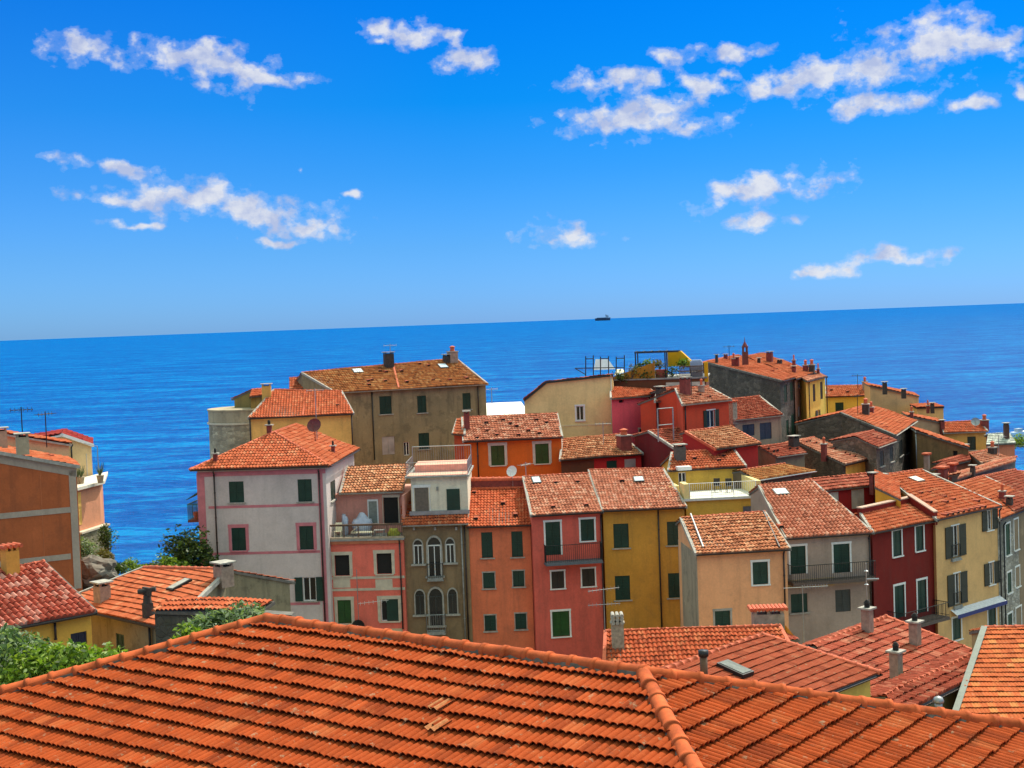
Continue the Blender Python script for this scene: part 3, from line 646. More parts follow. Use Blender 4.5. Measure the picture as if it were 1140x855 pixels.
# ================================================================ THE PLACE
def build_setting():
    # sea: one sheet to the horizon
    n = 60; xs = [math.copysign(abs(t) ** 3, t) * 150000 for t in np.linspace(-1, 1, n)]; ys = [(t ** 3) * 200000 - 400 for t in np.linspace(0, 1, n)]
    v = [(x, y, 0) for y in ys for x in xs]; f = [(j * n + i, j * n + i + 1, (j + 1) * n + i + 1, (j + 1) * n + i) for j in range(n - 1) for i in range(n - 1)]
    me = bpy.data.meshes.new('sea'); me.from_pydata(v, [], f)
    m, t, b = newmat('sea_water')
    w1 = tex(t, .2, 8, .62, (.8, 1.6, 1)); w2 = tex(t, .35, 5, .65, (1, 1.5, 1)); w3 = tex(t, .012, 4, .6, (.6, 1.6, 1)); w5 = tex(t, .045, 6, .6, (.7, 1.7, 1)); w4 = tex(t, .0012, 4, .55, (.4, 1.6, 1))
    geo = N(t, 'ShaderNodeNewGeometry')
    c = ramp(t, w4, [(.35, SEA0), (.65, SEA1)])
    wm = math_n(t, 'ADD', math_n(t, 'MULTIPLY', w1, .45), math_n(t, 'ADD', math_n(t, 'MULTIPLY', w5, .35), math_n(t, 'MULTIPLY', w3, .2))); c = mixc(t, .6, c, ramp(t, wm, [(.42, SEA2), (.5, SEA0), (.565, SEA3)])); c = mixc(t, ramp(t, w3, [(.35, (.35,) * 3), (.6, (0,) * 3)]), c, SEA2)  # pale streaks put ripple highlights into the water colour
    t.nodes.remove(b); df = N(t, 'ShaderNodeBsdfDiffuse'); LK(t, c, df.inputs[0]); gl = N(t, 'ShaderNodeBsdfGlossy', ins={'Roughness': .25}); b = N(t, 'ShaderNodeMixShader', ins={0: .025}); LK(t, df.outputs[0], b.inputs[1]); LK(t, gl.outputs[0], b.inputs[2]); LK(t, b.outputs[0], [n_ for n_ in t.nodes if n_.type == 'OUTPUT_MATERIAL'][0].inputs[0])
    h = math_n(t, 'ADD', math_n(t, 'MULTIPLY', w1, 1.6), math_n(t, 'ADD', math_n(t, 'MULTIPLY', w2, .35), math_n(t, 'MULTIPLY', w3, 4.)))
    bp = N(t, 'ShaderNodeBump', ins={'Strength': .85, 'Distance': 1.6}); LK(t, h, bp.inputs['Height']); LK(t, bp.outputs[0], df.inputs['Normal']); LK(t, bp.outputs[0], gl.inputs['Normal'])
    me.materials.append(m); o = link(bpy.data.objects.new('sea', me)); tag(o, 'bright blue rippled sea reaching the horizon behind the village', 'sea', kind='structure')
    # ground
    nx, ny = 90, 110; xs = np.linspace(-160, 190, nx); ys = np.linspace(-30, 320, ny)
    v = [(x, y, terrain(x, y) + .5 * math.sin(x * .31 + y * .17) * math.sin(y * .23)) for y in ys for x in xs]
    f = [(j * nx + i, j * nx + i + 1, (j + 1) * nx + i + 1, (j + 1) * nx + i) for j in range(ny - 1) for i in range(nx - 1)]
    me = bpy.data.meshes.new('ground'); me.from_pydata(v, [], f); me.shade_smooth()
    m, t, b = newmat('stony_ground'); n1 = tex(t, .25, 8, .65); n2 = tex(t, 2.5, 6, .7)
    c = ramp(t, n1, [(.35, (.08, .09, .04)), (.5, (.22, .19, .14)), (.65, (.38, .34, .28))]); c = mixc(t, .35, c, ramp(t, n2, [(.3, (.03, .04, .015)), (.7, (.3, .27, .22))]))
    LK(t, c, b.inputs['Base Color']); b.inputs['Roughness'].default_value = .95; bump(t, b, n2, .8, .3); me.materials.append(m)
    o = link(bpy.data.objects.new('ground', me)); tag(o, 'stony hillside ground under the houses', 'ground', kind='structure')
SEA0, SEA1, SEA2, SEA3 = (.0, .092, .355), (.0, .075, .32), (.0, .042, .21), (.0, .24, .52)
build_setting()

# ---- foreground hip roof
def foreground():
    q = math.tan(R(17)); hd = lambda h: np.array([math.sin(R(h)), math.cos(R(h)), 0])
    C = PD(716, 752.5, 19); C = EYE + (C - EYE); B = C + hd(-53) * 7.38
    D = C + hd(172) * 9.2; D[2] -= 9.2 * q / math.sqrt(2)
    E_ = C + hd(82) * 9.2; E_[2] -= 9.2 * q / math.sqrt(2)
    A = B + hd(-98) * 9.2; A[2] -= 9.2 * q / math.sqrt(2)
    G = B + hd(-53 + 45) * 9.2; G[2] = A[2]
    e1, e2 = hd(-53), hd(37)
    ring = [A, D, E_, G]
    H = HouseB('tiled_house', 'large nearest house whose orange hipped roof fills the bottom of the view', ring, plaster('#d8b078', .3), inset=[.4] * 4, zb=22)
    H.setroof([([A, D, C, B], e1), ([D, E_, C], e2), ([G, A, B], e2), ([E_, G, B, C], e1)], 'fg', T_FG, DARKMORTAR)
    T_CAP = tilemat('cap', '#cf7048', '#dc9068', '#b8583a', .12, .15, .08, .2)
    capm = plain('ridge_cap_clay', lin('#b2552f'), .85, 0, .4, 4, .1)
    mb = MB()
    for p, r_ in ((A, B), (B, C), (C, D), (C, E_), (B, G)):
        if p is A: caps(mb, B, A, .105, .40, 12, .01, 1.16, .085)
        elif r_ is C: caps(mb, B, C, .105, .385, 12, .01, 1.16, .085)
        else: caps(mb, p, r_, .105, .385, 12, .01, 1.16, .085)
    mb.build('ridge_tiles', capm, H.roof, True)
    mb = MB()
    for p, r_ in ((B, A), (B, C), (C, D), (C, E_), (B, G)):
        d = r_ - p; L = np.linalg.norm(d); d = d / L; a = unit(np.cross(d, [0, 0, 1.])); k = int(L / .12)
        vs = []; 
        for i in range(k + 1):
            c0 = p + d * L * i / k
            for s_, z_ in ((-1.6, -.05), (-.95, .065), (.95, .065), (1.6, -.05)): vs.append(c0 + a * (.1 * s_ + random.uniform(-.018, .018)) + np.array([0, 0, z_ + random.uniform(-.012, .012)]))
        mb.add(vs, [(i * 4 + j, i * 4 + j + 1, i * 4 + j + 5, i * 4 + j + 4) for i in range(k) for j in range(3)])
    mb.build('ridge_mortar', plain('grey_ridge_mortar', (.12, .10, .08), .95, 0, .4, 6, .05), H.roof)
    # two replaced pale tiles
    for x, y in ((493, 789), (490, 812)):
        p, n, e = H.onroof(x, y); e = unit(e - n * np.dot(e, n)); t = np.cross(n, e)
        if t[2] < 0: t = -t; e = -e
        mb = MB(); k = 16; vs = []
        for tt, hh in ((-.17, .105), (.17, .05)):
            for i in range(k + 1): vs.append(p + t * tt + e * (-.11 + .22 * i / k) + n * (hh + .02 * math.cos(4 * math.pi * i / k)))
        mb.add(vs, [(i, i + 1, i + k + 2, i + k + 1) for i in range(k)]); mb.build('pale_tile', plain('pale_new_tile', (.38, .15, .06), .85, 0, .3, 12, .1), H.roof)
    H.walls(); return H
foreground()

GH = 'houses of the hillside village'
def polyhouse(name, label, ring, facets, kind, tm, wall, inset=.3, caplines=(), zb=None, deck=None, r=.1):
    H = HouseB(name, label, ring, wall, 'house', GH, zb, [inset] * len(ring)); H.setroof(facets, kind, tm, deck)
    if caplines: H.caps(caplines, r=r)
    return H

# ---- pink and grey house
def pink_house():
    A = PD(211.6, 523, 90); z = A[2]; B = PZ(367, 518.5, z); C = PZ(400, 500, z); D = A + (C - B)
    m = (A + B) / 2; bk = unit((C - B) * [1, 1, 0]); w = np.linalg.norm(B - A); t = math.tan(R(23))
    e = unit(B - A); zr = z + w / 2 * t; ap = PZ(308, 480, zr); ap2 = (C + D) / 2; ap2[2] = zr; ap = m + bk * w * .5; ap[2] = zr
    H = polyhouse('pink_house', 'tall grey house with pink bands and corner strips under an orange hipped roof', [A, B, C, D],
                  [([A, B, ap], e), ([B, C, ap2, ap], bk), ([D, A, ap, ap2], bk)], 'coppo', T_OR, plaster('#c3b9be', .1), .35, [(ap, A), (ap, B), (ap, ap2)], r=.1)
    pk = PINKTRIM
    H.strip(222.5, 231, 527, 690, pk); H.strip(357, 362.5, 524, 700, pk)
    H.band(526.5, .28, pk, x=290, out=.035); 
    for y in (563.5, 615.5, 673): H.band(y, .17, pk, x=290, out=.012, x0=232, x1=356.5)
    for x0, y0, x1, y1, f in ((255, 536, 271.5, 559.5, 0), (331.6, 533.5, 347.2, 558.5, 0), (258, 587.5, 273.7, 613, 1), (333.5, 585.5, 349, 612, 1)):
        H.win(x0, y0, x1, y1, 'shut', 0, GREEN, pk if f else None, fmw=.2)
    H.win(337.5, 642.5, 352, 669, 'open', 0, GREEN, None, sw=.5)
    H.win(368, 535, 373.5, 557, 'shut', 1, GREEN)
    H.pipe(241, 528, 632); H.pipe(359, 526, 700, mat=PIPE)
    H.gutter(A, B); H.gutter(B, C)
    H.dish(351, 492, .5, REDM, 1.1); H.chim(371, 505, .22, .5, st='round', mat=REDCH); H.chim(300, 482, .3, .5, st='round', mat=REDCH); H.chim(240, 514, .25, .5, st='round', mat=REDCH)
    H.antenna(353, 490, 3.6, 5, .2)
    H.walls()
    # side balcony on the left wall with green awning
    return H
REDM = plain('dark_red_metal', (.12, .02, .02), .5, .1, .3)
PHH = pink_house()
def side_balcony():
    H = PHH; seg = 3; a, t, o, b = H.fr(seg)
    L = np.dot(b - a, t); w = PD(214, 580, 91)[2]; u0, u1 = L - 3.2, L - 1.0
    mb = MB(); H.fbox(mb, seg, u0, u1, 0, 1.05, w - .14, w); g = mb.build('balcony', plain('red_brown_slab', (.2, .05, .035), .8), H.root)
    mb = MB()
    for u in np.arange(u0, u1 + .01, .2): H.fbox(mb, seg, u, u + .03, 1.0, 1.03, w, w + 1.0)
    for oo in np.arange(.1, 1.0, .15): H.fbox(mb, seg, u1 - .03, u1, oo, oo + .02, w, w + 1.0); H.fbox(mb, seg, u0, u0 + .03, oo, oo + .02, w, w + 1.0)
    H.fbox(mb, seg, u0, u1, .98, 1.05, w + 1.0, w + 1.06); H.fbox(mb, seg, u1 - .05, u1, 0, 1.05, w + 1.0, w + 1.06); mb.build('railing', plain('teal_railing', (.03, .12, .11), .5), g)
    mb = MB(); base = np.array([a[0], a[1], 0]); p = lambda u, oo, z: base + t * u + o * oo + [0, 0, z]
    mb.poly([p(u0, 1.1, w + 1.35), p(u1, 1.1, w + 1.35), p(u1, .02, w + 2.0), p(u0, .02, w + 2.0)], .04, (0, 0, 1)); mb.build('canopy', plain('green_canvas', (.05, .14, .10), .8), g)
    mb = MB(); c = p(u1 - .35, .55, w); mb.lathe(c, [(.16, 0), (.22, .45), (.2, .5)], 8); tag(mb.build('plant_pot', TERRA), 'terracotta pot standing on the side balcony of the pink banded house', 'pot')
side_balcony()

# ---- facade row
def terrace_house():
    # salmon house with open roof terrace
    P0 = PD(366, 601, 90.3); z = P0[2]; P1 = PZ(449, 599, z); e = unit(P1 - P0); bk = np.array([-e[1], e[0], 0])
    D0 = P0 + bk * 8; D1 = P1 + bk * 8
    H = HouseB('terraced_house', 'salmon house with cluttered open roof terrace between pink banded and brown houses', [P0, P1, D1, D0], plaster('#dd7064', .15), group=GH, inset=[.0, .02, 0, .02]); H.zoff = .1
    sal = H.wall
    for x0, y0, x1, y1 in ((372.8, 618, 389, 641), (419.5, 616, 436, 639)): H.win(x0, y0, x1, y1, 'dark', fm=CREAM, fmw=.2)
    H.win(376, 668, 391, 694, 'shut', sm=GREEN2, fm=CREAM, fmw=.2); H.win(424, 667, 443.5, 691.5, 'glass', fm=CREAM, fmw=.2)
    mb = MB(); u0, w1 = H.pix(0, 430, 666.5); u1, w0 = H.pix(0, 444.5, 691.5); H.fbox(mb, 0, u0, u1, -.07, -.03, w0, w1); mb.build('shutter', GREEN, H.root)
    H.band(643, .16, CREAM, x=410); H.band(656, .16, CREAM, x=410, out=.031); H.band(602.5, .3, plaster('#b06a52', .6), x=410, out=.12)
    for xa, xb in ((371, 390), (418, 437)): H.strip(xa, xb, 645, 654.5, CREAM, name='panel', out=.02)
    H.strip(366.5, 448.5, 701, 720, plaster('#c9b69c', .4), name='plinth', out=.04)
    H.pipe(447, 604, 700)
    H.walls()
    # terrace floor, parapet and recessed upper room
    c = lambda u, v, w=0: P0 + e * u + bk * v + np.array([0, 0, w]); L = np.linalg.norm(P1 - P0)
    mb = MB(); mb.box(c(-.05, -.15, -.1), e * (L + .1), bk * 8, np.array([0, 0, .12])); mb.build('terrace_floor', CONC, H.root)
    mb = MB(); mb.box(c(-.05, -.12, .02), e * (L + .1), bk * .14, np.array([0, 0, .12])); mb.build('parapet', plaster('#a8998a', .6), H.root)
    mb = MB(); hz = .85
    mb.box(c(0, -.08, hz), e * L, bk * .12, np.array([0, 0, .12]))
    for u in np.linspace(.05, L - .1, 6): mb.box(c(u, -.05, .14), e * .05, bk * .05, np.array([0, 0, hz - .14]))
    for u in np.linspace(.1, L - .1, 40): mb.box(c(u, -.03, .14), e * .015, bk * .015, np.array([0, 0, hz - .14]))
    mb.build('railing', WOOD, H.root)
    vb = 2.4; zt = PP(410, 549.5, c(0, vb), bk)[2] - z
    upw = plaster('#c98f86', .3)
    mb = MB(); mb.box(c(0, vb, 0), e * L, bk * 5, np.array([0, 0, zt])); mb.box(c(L - .15, .9, 0), e * .15, bk * 1.5, np.array([0, 0, zt])); mb.build('upper_room', upw, H.root)
    # door, windows of the room
    def on(x0, y0, x1, y1, dep, mat, name, th=.05, off=0.02):
        a = PP(x0, y0, c(0, vb), bk); b = PP(x1, y1, c(0, vb), bk); mb = MB(); u0, u1 = np.dot(a - P0, e), np.dot(b - P0, e)
        mb.box(c(u0, vb - off - th, b[2] - z), e * (u1 - u0), bk * th, np.array([0, 0, a[2] - b[2]])); return mb.build(name, mat, H.root)
    g = on(409, 556, 422, 583, 0, WHITE, 'window', .05); on(410.5, 558, 420.5, 582, 0, plain('pale_glass', (.2, .22, .2), .2), 'window_pane', .02, .075)
    on(427, 553, 444, 584, 0, DARK, 'doorway', .02, .01); on(425.5, 551, 427.5, 584, 0, CREAM, 'door_frame', .08); on(443, 551, 445.5, 584, 0, CREAM, 'door_frame', .08); on(425.5, 550.5, 445.5, 553.2, 0, CREAM, 'door_frame', .085)
    # upper roof
    zr = z + zt + .12; A = PP(378.5, 547, c(0, vb - .35), bk); A[2] = zr; B = PP(448.5, 546, c(0, vb - .35), bk); B[2] = zr
    B_ = PP(437, 546.5, c(0, vb - .35), bk)
    n = unit(np.cross(e, bk * math.cos(R(20)) + np.array([0, 0, math.sin(R(20))]))); T0 = PP(387, 519, A, n); T1 = PP(456, 517, A, n)
    H.setroof([([A, B, T1, T0], e)], 'old', T_OLD, MORTAR); H.gutter(A, B, MORTAR); H.verge(A, T0)
    # things on the terrace
    def thing_at(u, v): return c(u, v, .03)
    def sack(u, v, w, h, d, mat, name, label, cat, seed):
        rr = random.Random(seed); bm = bmesh.new(); bmesh.ops.create_icosphere(bm, subdivisions=3, radius=1)
        ph = [rr.uniform(0, 6) for _ in range(6)]
        for vv in bm.verts:
            x, y, zz = vv.co; k = 1 + .14 * math.sin(4 * x + ph[0]) * math.sin(5 * zz + ph[1]) + .07 * math.sin(9 * y + ph[2] + 7 * zz); vv.co = Vector((x * w / 2 * k, y * d / 2 * k, max(0, (zz * .62 + .42) * h * k)))
        me = bpy.data.meshes.new(name); bm.to_mesh(me); bm.free(); me.shade_smooth(); me.materials.append(mat); o = link(bpy.data.objects.new(name, me)); o.location = tuple(thing_at(u, v)); ORG[o.name] = thing_at(u, v); tag(o, label, cat)
    sk = plain('grey_blue_sheet', (.42, .45, .55), .7, 0, .2, 2)
    sack(1.9, 1.6, 1.25, 1.25, .9, sk, 'covered_pile', 'big pile wrapped in pale blue grey sheeting against the terrace wall', 'covered pile', 3)
    sack(.75, 1.7, .45, 1.3, .45, sk, 'wrapped_parasol', 'tall pale wrapped bundle at the left end of the cluttered terrace', 'bundle', 5)
    yel = plain('yellow_green_cloth', (.38, .36, .04), .8)
    sack(4.15, .45, .8, .55, .5, yel, 'cloth_bundle', 'yellow green cloth bundle at the right end of the terrace rail', 'cloth', 8)
    # white chair and loungers
    pw = plain('cream_plastic', (.75, .7, .5), .4, 0, .05)
    def chair(u, v, label):
        r_ = empty('garden_chair', thing_at(u, v), label, 'chair'); q = thing_at(u, v)
        mb = MB(); mb.cbox(q + [0, 0, .4], .45, .45, .04, e); mb.build('seat', pw, r_)
        mb = MB(); mb.box(q - e * .22 + bk * .2 + [0, 0, .44], e * .44, bk * .04, np.array([0, 0, .5]) + bk * .12); mb.build('backrest', pw, r_)
        for a_ in (-.19, .19):
            for b_ in (-.19, .19): mb = MB(); mb.cbox(q + e * a_ + bk * b_, .04, .04, .4, e); mb.build('leg', pw, r_)
    chair(.5, .6, 'cream plastic chair near the left end of the cluttered terrace'); 
    def lounger(u, v, label, mt):
        q = thing_at(u, v); r_ = empty('folded_lounger', q, label, 'lounger'); mb = MB(); mb.box(q + [0, 0, .3], e * 1.5, bk * .55, np.array([0, 0, .07])); mb.build('bed', mt, r_)
        mb = MB(); mb.box(q + [0, 0, .37], e * .45 + np.array([0, 0, .3]), bk * .55, np.array([0, 0, .05])); mb.build('backrest', mt, r_)
        for a_ in (.08, 1.4):
            for b_ in (.05, .5): mb = MB(); mb.cbox(q + e * a_ + bk * b_, .04, .04, .3, e); mb.build('leg', METAL, r_)
    lounger(1.4, .25, 'low lounger with pale cushion behind the terrace rail', pw); 
    mb = MB(); q = thing_at(3.25, .4); r_ = empty('low_table', q, 'low grey table beside the lounger on the cluttered terrace', 'table'); mb.cbox(q + [0, 0, .45], .7, .5, .04, e); mb.build('table_top', CONC, r_)
    for a_ in (-.3, .3):
        for b_ in (-.2, .2): mb = MB(); mb.cbox(q + e * a_ + bk * b_, .04, .04, .45, e); mb.build('leg', METAL, r_)
    # dish with antenna mast on the facade
    mb = MB(); u, w = H.pix(0, 401, 695); b_ = P0 * [1, 1, 0] + e * u - bk * .35; mb.tube(b_ + [0, 0, w - 1], b_ + [0, 0, w + 3.6], .025, n=5); mb.tube(b_ + [0, 0, w + .1], b_ + bk * .4 + [0, 0, w + .1], .03); f = -bk
    cc = b_ + f * .1 + np.array([0, 0, w]); vs = [cc]; 
    for j in range(16): th = j * math.pi / 8; vs.append(cc + f * .1 + e * .42 * math.cos(th) + np.array([0, 0, .42 * math.sin(th)]))
    mb.add(vs, [(0, 1 + j, 1 + (j + 1) % 16) for j in range(16)], 1); mb.tube(cc, cc + f * .4, .02); mb.cbox(cc + f * .4, .08, .08, .1, m=2)
    for k in range(7): q2 = b_ + e * (.15 + .28 * k) + [0, 0, w + 1.4 + k * .03]; mb.tube(q2 - [0, 0, .12], q2 + [0, 0, .12], .012, n=4, m=2)
    mb.tube(b_ + [0, 0, w + 1.4], b_ + e * 2.0 + [0, 0, w + 1.6], .015, n=4, m=2)
    mb.build('satellite_dish', [METAL, IRON, WHITE], H.root)
terrace_house()

def brown_house():
    P0 = PD(447, 585, 90); z = P0[2]; P1 = PZ(521.5, 582.5, z); e = unit(P1 - P0); bk = np.array([-e[1], e[0], 0]); L = np.linalg.norm(P1 - P0)
    p = 22; up = bk * math.cos(R(p)) + np.array([0, 0, math.sin(R(p))]); n = unit(np.cross(e, up))
    T0, T1 = PP(446, 559, P0, n), PP(519, 557, P0, n)
    H = HouseB('brown_house', 'narrow brown house with arched windows and white rooftop room', [P0, P1, P1 + bk * 8 + np.array([0, 0, 2.]), P0 + bk * 8 + np.array([0, 0, 2.])], plaster('#85715a', .55, 1, (.05, .04, .03)), group=GH, inset=[.3, .02, .3, .02])
    H.setroof([([P0, P1, T1, T0], e)], 'old', T_OR, MORTAR); H.gutter(P0, P1, MORTAR)
    H.arch(476.6, 598, 491, 641, 607); H.arch(460.8, 601, 470.5, 627.5, 607); H.arch(496.6, 599.5, 506, 626, 606)
    H.arch(478.2, 655, 492.8, 696, 664, frm=GREYSH); H.arch(462.6, 657, 472.6, 684, 663, frm=GREYSH); H.arch(499.2, 655.5, 508.8, 683, 662, frm=GREYSH)
    H.balc(476.5, 493.5, 643, 627, .35, rail=IRON); H.balc(476, 496, 702, 683, .5, rail=METAL)
    H.pipe(519.5, 586, 716); H.pipe(516, 586, 716, mat=CONC)
    for x in (461, 484.5, 508): H.strip(x - 1.2, x + 1.2, 586.5, 590, STONETRIM, name='bracket', out=.15)
    H.walls()
    # rooftop room
    vb = 1.05; c = lambda u, v, w=0: P0 + e * u + bk * v + np.array([0, 0, w]); F = c(0, vb)
    a = PP(457, 532, F, bk); b = PP(521.5, 569, F, bk); u0, u1 = np.dot(a - P0, e), np.dot(b - P0, e); zt = a[2] - z; z0 = b[2] - z
    mb = MB(); mb.box(c(u0, vb, -1.), e * (u1 - u0), bk * 5.5, np.array([0, 0, zt + 1.])); mb.build('rooftop_room', plaster('#d6d0c2', .25), H.root)
    def on(x0, y0, x1, y1, mat, name, th=.05, off=0.0):
        a = PP(x0, y0, F, bk); b = PP(x1, y1, F, bk); mb = MB(); p, q = np.dot(a - P0, e), np.dot(b - P0, e)
        mb.box(c(p, vb - off - th, b[2] - z), e * (q - p), bk * th, np.array([0, 0, a[2] - b[2]])); return mb.build(name, mat, H.root)
    on(461.5, 542.5, 477.5, 568.5, plain('grey_brown_panel', (.14, .11, .085), .8), 'door', .03); on(497, 544.5, 512.5, 569, GREEN, 'door', .06)
    on(459, 540, 461.4, 568.8, WHITE, 'door_frame', .07); on(477.6, 540, 479.5, 568.8, WHITE, 'door_frame', .07); on(459, 540, 479.5, 542.4, WHITE, 'door_frame', .075)
    on(485.8, 542, 488.2, 546, CONC, 'wall_lamp', .12); on(456, 569.4, 523, 571.5, METAL, 'ledge', .12)
    mb = MB(); mb.box(c(u0 - .35, vb - .35, zt), e * (u1 - u0 + .5), bk * 6.1, np.array([0, 0, .1])); mb.build('roof_slab', CONC, H.root)
    # pink tiled terrace floor with step and railing
    mb = MB(); mb.box(c(u0 - .2, vb - .2, zt + .1), e * (u1 - u0 + .2), bk * 2.1, np.array([0, 0, .05])); mb.box(c(u0 + .1, vb + 2.0, zt + .1), e * (u1 - u0 - .1), bk * 2.8, np.array([0, 0, .5])); mb.build('terrace_floor', plain('pink_floor_tiles', lin('#dc9c86'), .8, 0, .15, 3), H.root)
    mb = MB(); 
    def bar(p, q, r=.015): mb.tube(p, q, r, n=4)
    x0, x1 = u0 - .25, u1 + .05
    for h in (.35, 1.0): bar(c(x0, vb - .25, zt + h), c(x1, vb - .25, zt + h)); bar(c(x0, vb - .25, zt + h), c(x0, vb + 4, zt + h)); bar(c(x1, vb - .25, zt + h), c(x1, vb + 4, zt + h))
    for u in np.linspace(x0, x1, 26): bar(c(u, vb - .25, zt), c(u, vb - .25, zt + 1.0), .006)
    for v in np.linspace(vb - .25, vb + 4, 22): bar(c(x0, v, zt), c(x0, v, zt + 1), .006); bar(c(x1, v, zt), c(x1, v, zt + 1), .006)
    bz = zt + .6
    for u in np.linspace(x0, x1, 26): bar(c(u, vb + 4.6, bz), c(u, vb + 4.6, bz + 1.0), .008)
    bar(c(x0, vb + 4.6, bz + 1), c(x1, vb + 4.6, bz + 1), .03)
    for u in (x0, x1): bar(c(u, vb + 4.6, zt), c(u, vb + 4.6, bz + 1), .04)
    mb.build('railing', METAL, H.root)
brown_house()

def row():
    H = gable('orange_house', 'narrow flat orange house with six small dark shutters between brown and magenta houses', 90, (519.5, 586.5), (591.5, 584), (521.5, 544), (584, 543), plaster('#d47455', .3), 20, 'coppo', T_OR, back=3, verges=False)
    H.facets  # roof
    for x0, y0, x1, y1 in ((536, 592.5, 548.5, 621), (569.5, 591.5, 582, 620), (538, 637.5, 550.7, 655), (571.2, 635.5, 583.5, 653), (539.8, 685, 552, 702.5), (573.8, 683, 586, 700.5)):
        H.win(x0, y0, x1, y1, 'shut', sm=GREEN, fmw=.06, fm=STONETRIM if y0 > 630 else None)
    P0, P1, Q0, Q1 = H.P
    mb = MB(); mb.box(Q0 + [0, 0, -.2], Q1 - Q0, H.bk * .35, np.array([0, 0, .75])); mb.build('parapet', REDCH, H.root)
    mb = MB(); caps(mb, Q0 + H.bk * .17 + [0, 0, .55], Q1 + H.bk * .17 + [0, 0, .55], .2, .4); mb.build('parapet_tiles', TERRA, H.root)
    H.dish(571, 543, .38, WHITE, 1.1, (-.5, -1, .4)); H.vents([(528, 548), (560, 560), (530, 577), (574, 573)]); H.antenna(586, 541, 1.6, 4, 1.)
    H.walls()
    H = gable('magenta_house', 'magenta house with long balcony between flat orange and mustard houses', 89, (591.5, 574), (671, 569.5), (582.5, 531), (655.5, 527), plaster('#cd6157', .3), 20, 'coppo', T_PK, back=3)
    H.win(607.5, 581, 624, 618, 'shut', fm=WHITE, name='balcony_door', sill=False); H.win(646.5, 578, 661.5, 602, 'shut', fm=WHITE)
    H.win(614, 636, 628, 655, 'shut', sm=BROWNSH, fm=WHITE, fmw=.09); H.win(648, 633, 662.2, 652.6, 'shut', sm=BROWNSH, fm=WHITE, fmw=.09); H.win(615, 680.5, 634, 708.5, 'shut', sm=GREEN2, fm=WHITE)
    H.balc(606, 668, 623, 604, .85, rail=IRON, mat=plain('blue_grey_slab', (.12, .13, .15), .8)); H.pipe(671, 574, 728, mat=PIPE)
    H.skyl(597, 536, .6, .9); H.vents([(618, 537), (642, 536), (615, 564), (652, 562)]); H.walls()
    H = gable('mustard_house', 'mustard yellow house with four green shuttered windows and a diagonal brown downpipe', 89.7, (671, 568.5), (764, 564.5), (655.5, 523.5), (738, 522), plaster('#ba8a3e', .3), 20, 'coppo', T_PK, back=3)
    for b in ((683, 583, 700, 610), (742.7, 580.5, 757.8, 607), (684.8, 641, 701.5, 668), (744, 638, 758.5, 665.5)): H.win(*b, 'shut', fm=None, fmw=.08)
    H.pipe(734.5, 569, 700); H.skyl(711, 535, .7, .7); H.vents([(692, 700 - 165)]); H.walls()
    H = gable('peach_house', 'peach house with weathered roof and two small green windows in front of the mustard house', 79, (775, 617), (879.5, 611), (758, 577), (851, 570), plaster('#dda27c', .2), 19, 'old', T_OLD, back=1.5, inset=[.28, .1, .1, .28, .1, .1])
    H.win(838, 625.5, 855, 650.5, 'shut', fm=WHITE); H.win(796, 680, 813, 697, 'shut', fm=STONETRIM); H.pipe(872.5, 616, 672, mat=PIPE)
    for xs in ((769, 574, 783, 611), (850, 571, 868, 611)):
        a = H.onroof(xs[0], xs[1])[0]; b = H.onroof(xs[2], xs[3])[0]; mb = MB(); mb.tube(a + [0, 0, .1], b + [0, 0, .1], .06, n=6); mb.build('roof_pipe', PIPE if xs[0] > 800 else METAL, H.roof)
    H.walls()
    gw = plaster('#9d9387', .8, .9)
    a, t, o, b = H.fr(5); mb = MB(); H.fbox(mb, 5, -1.5, np.dot(b - a, t) + .0, 0, .03, H.zb, H.P[0][2] - .05); mb.build('side_render', gw, H.root)
    return H
row()

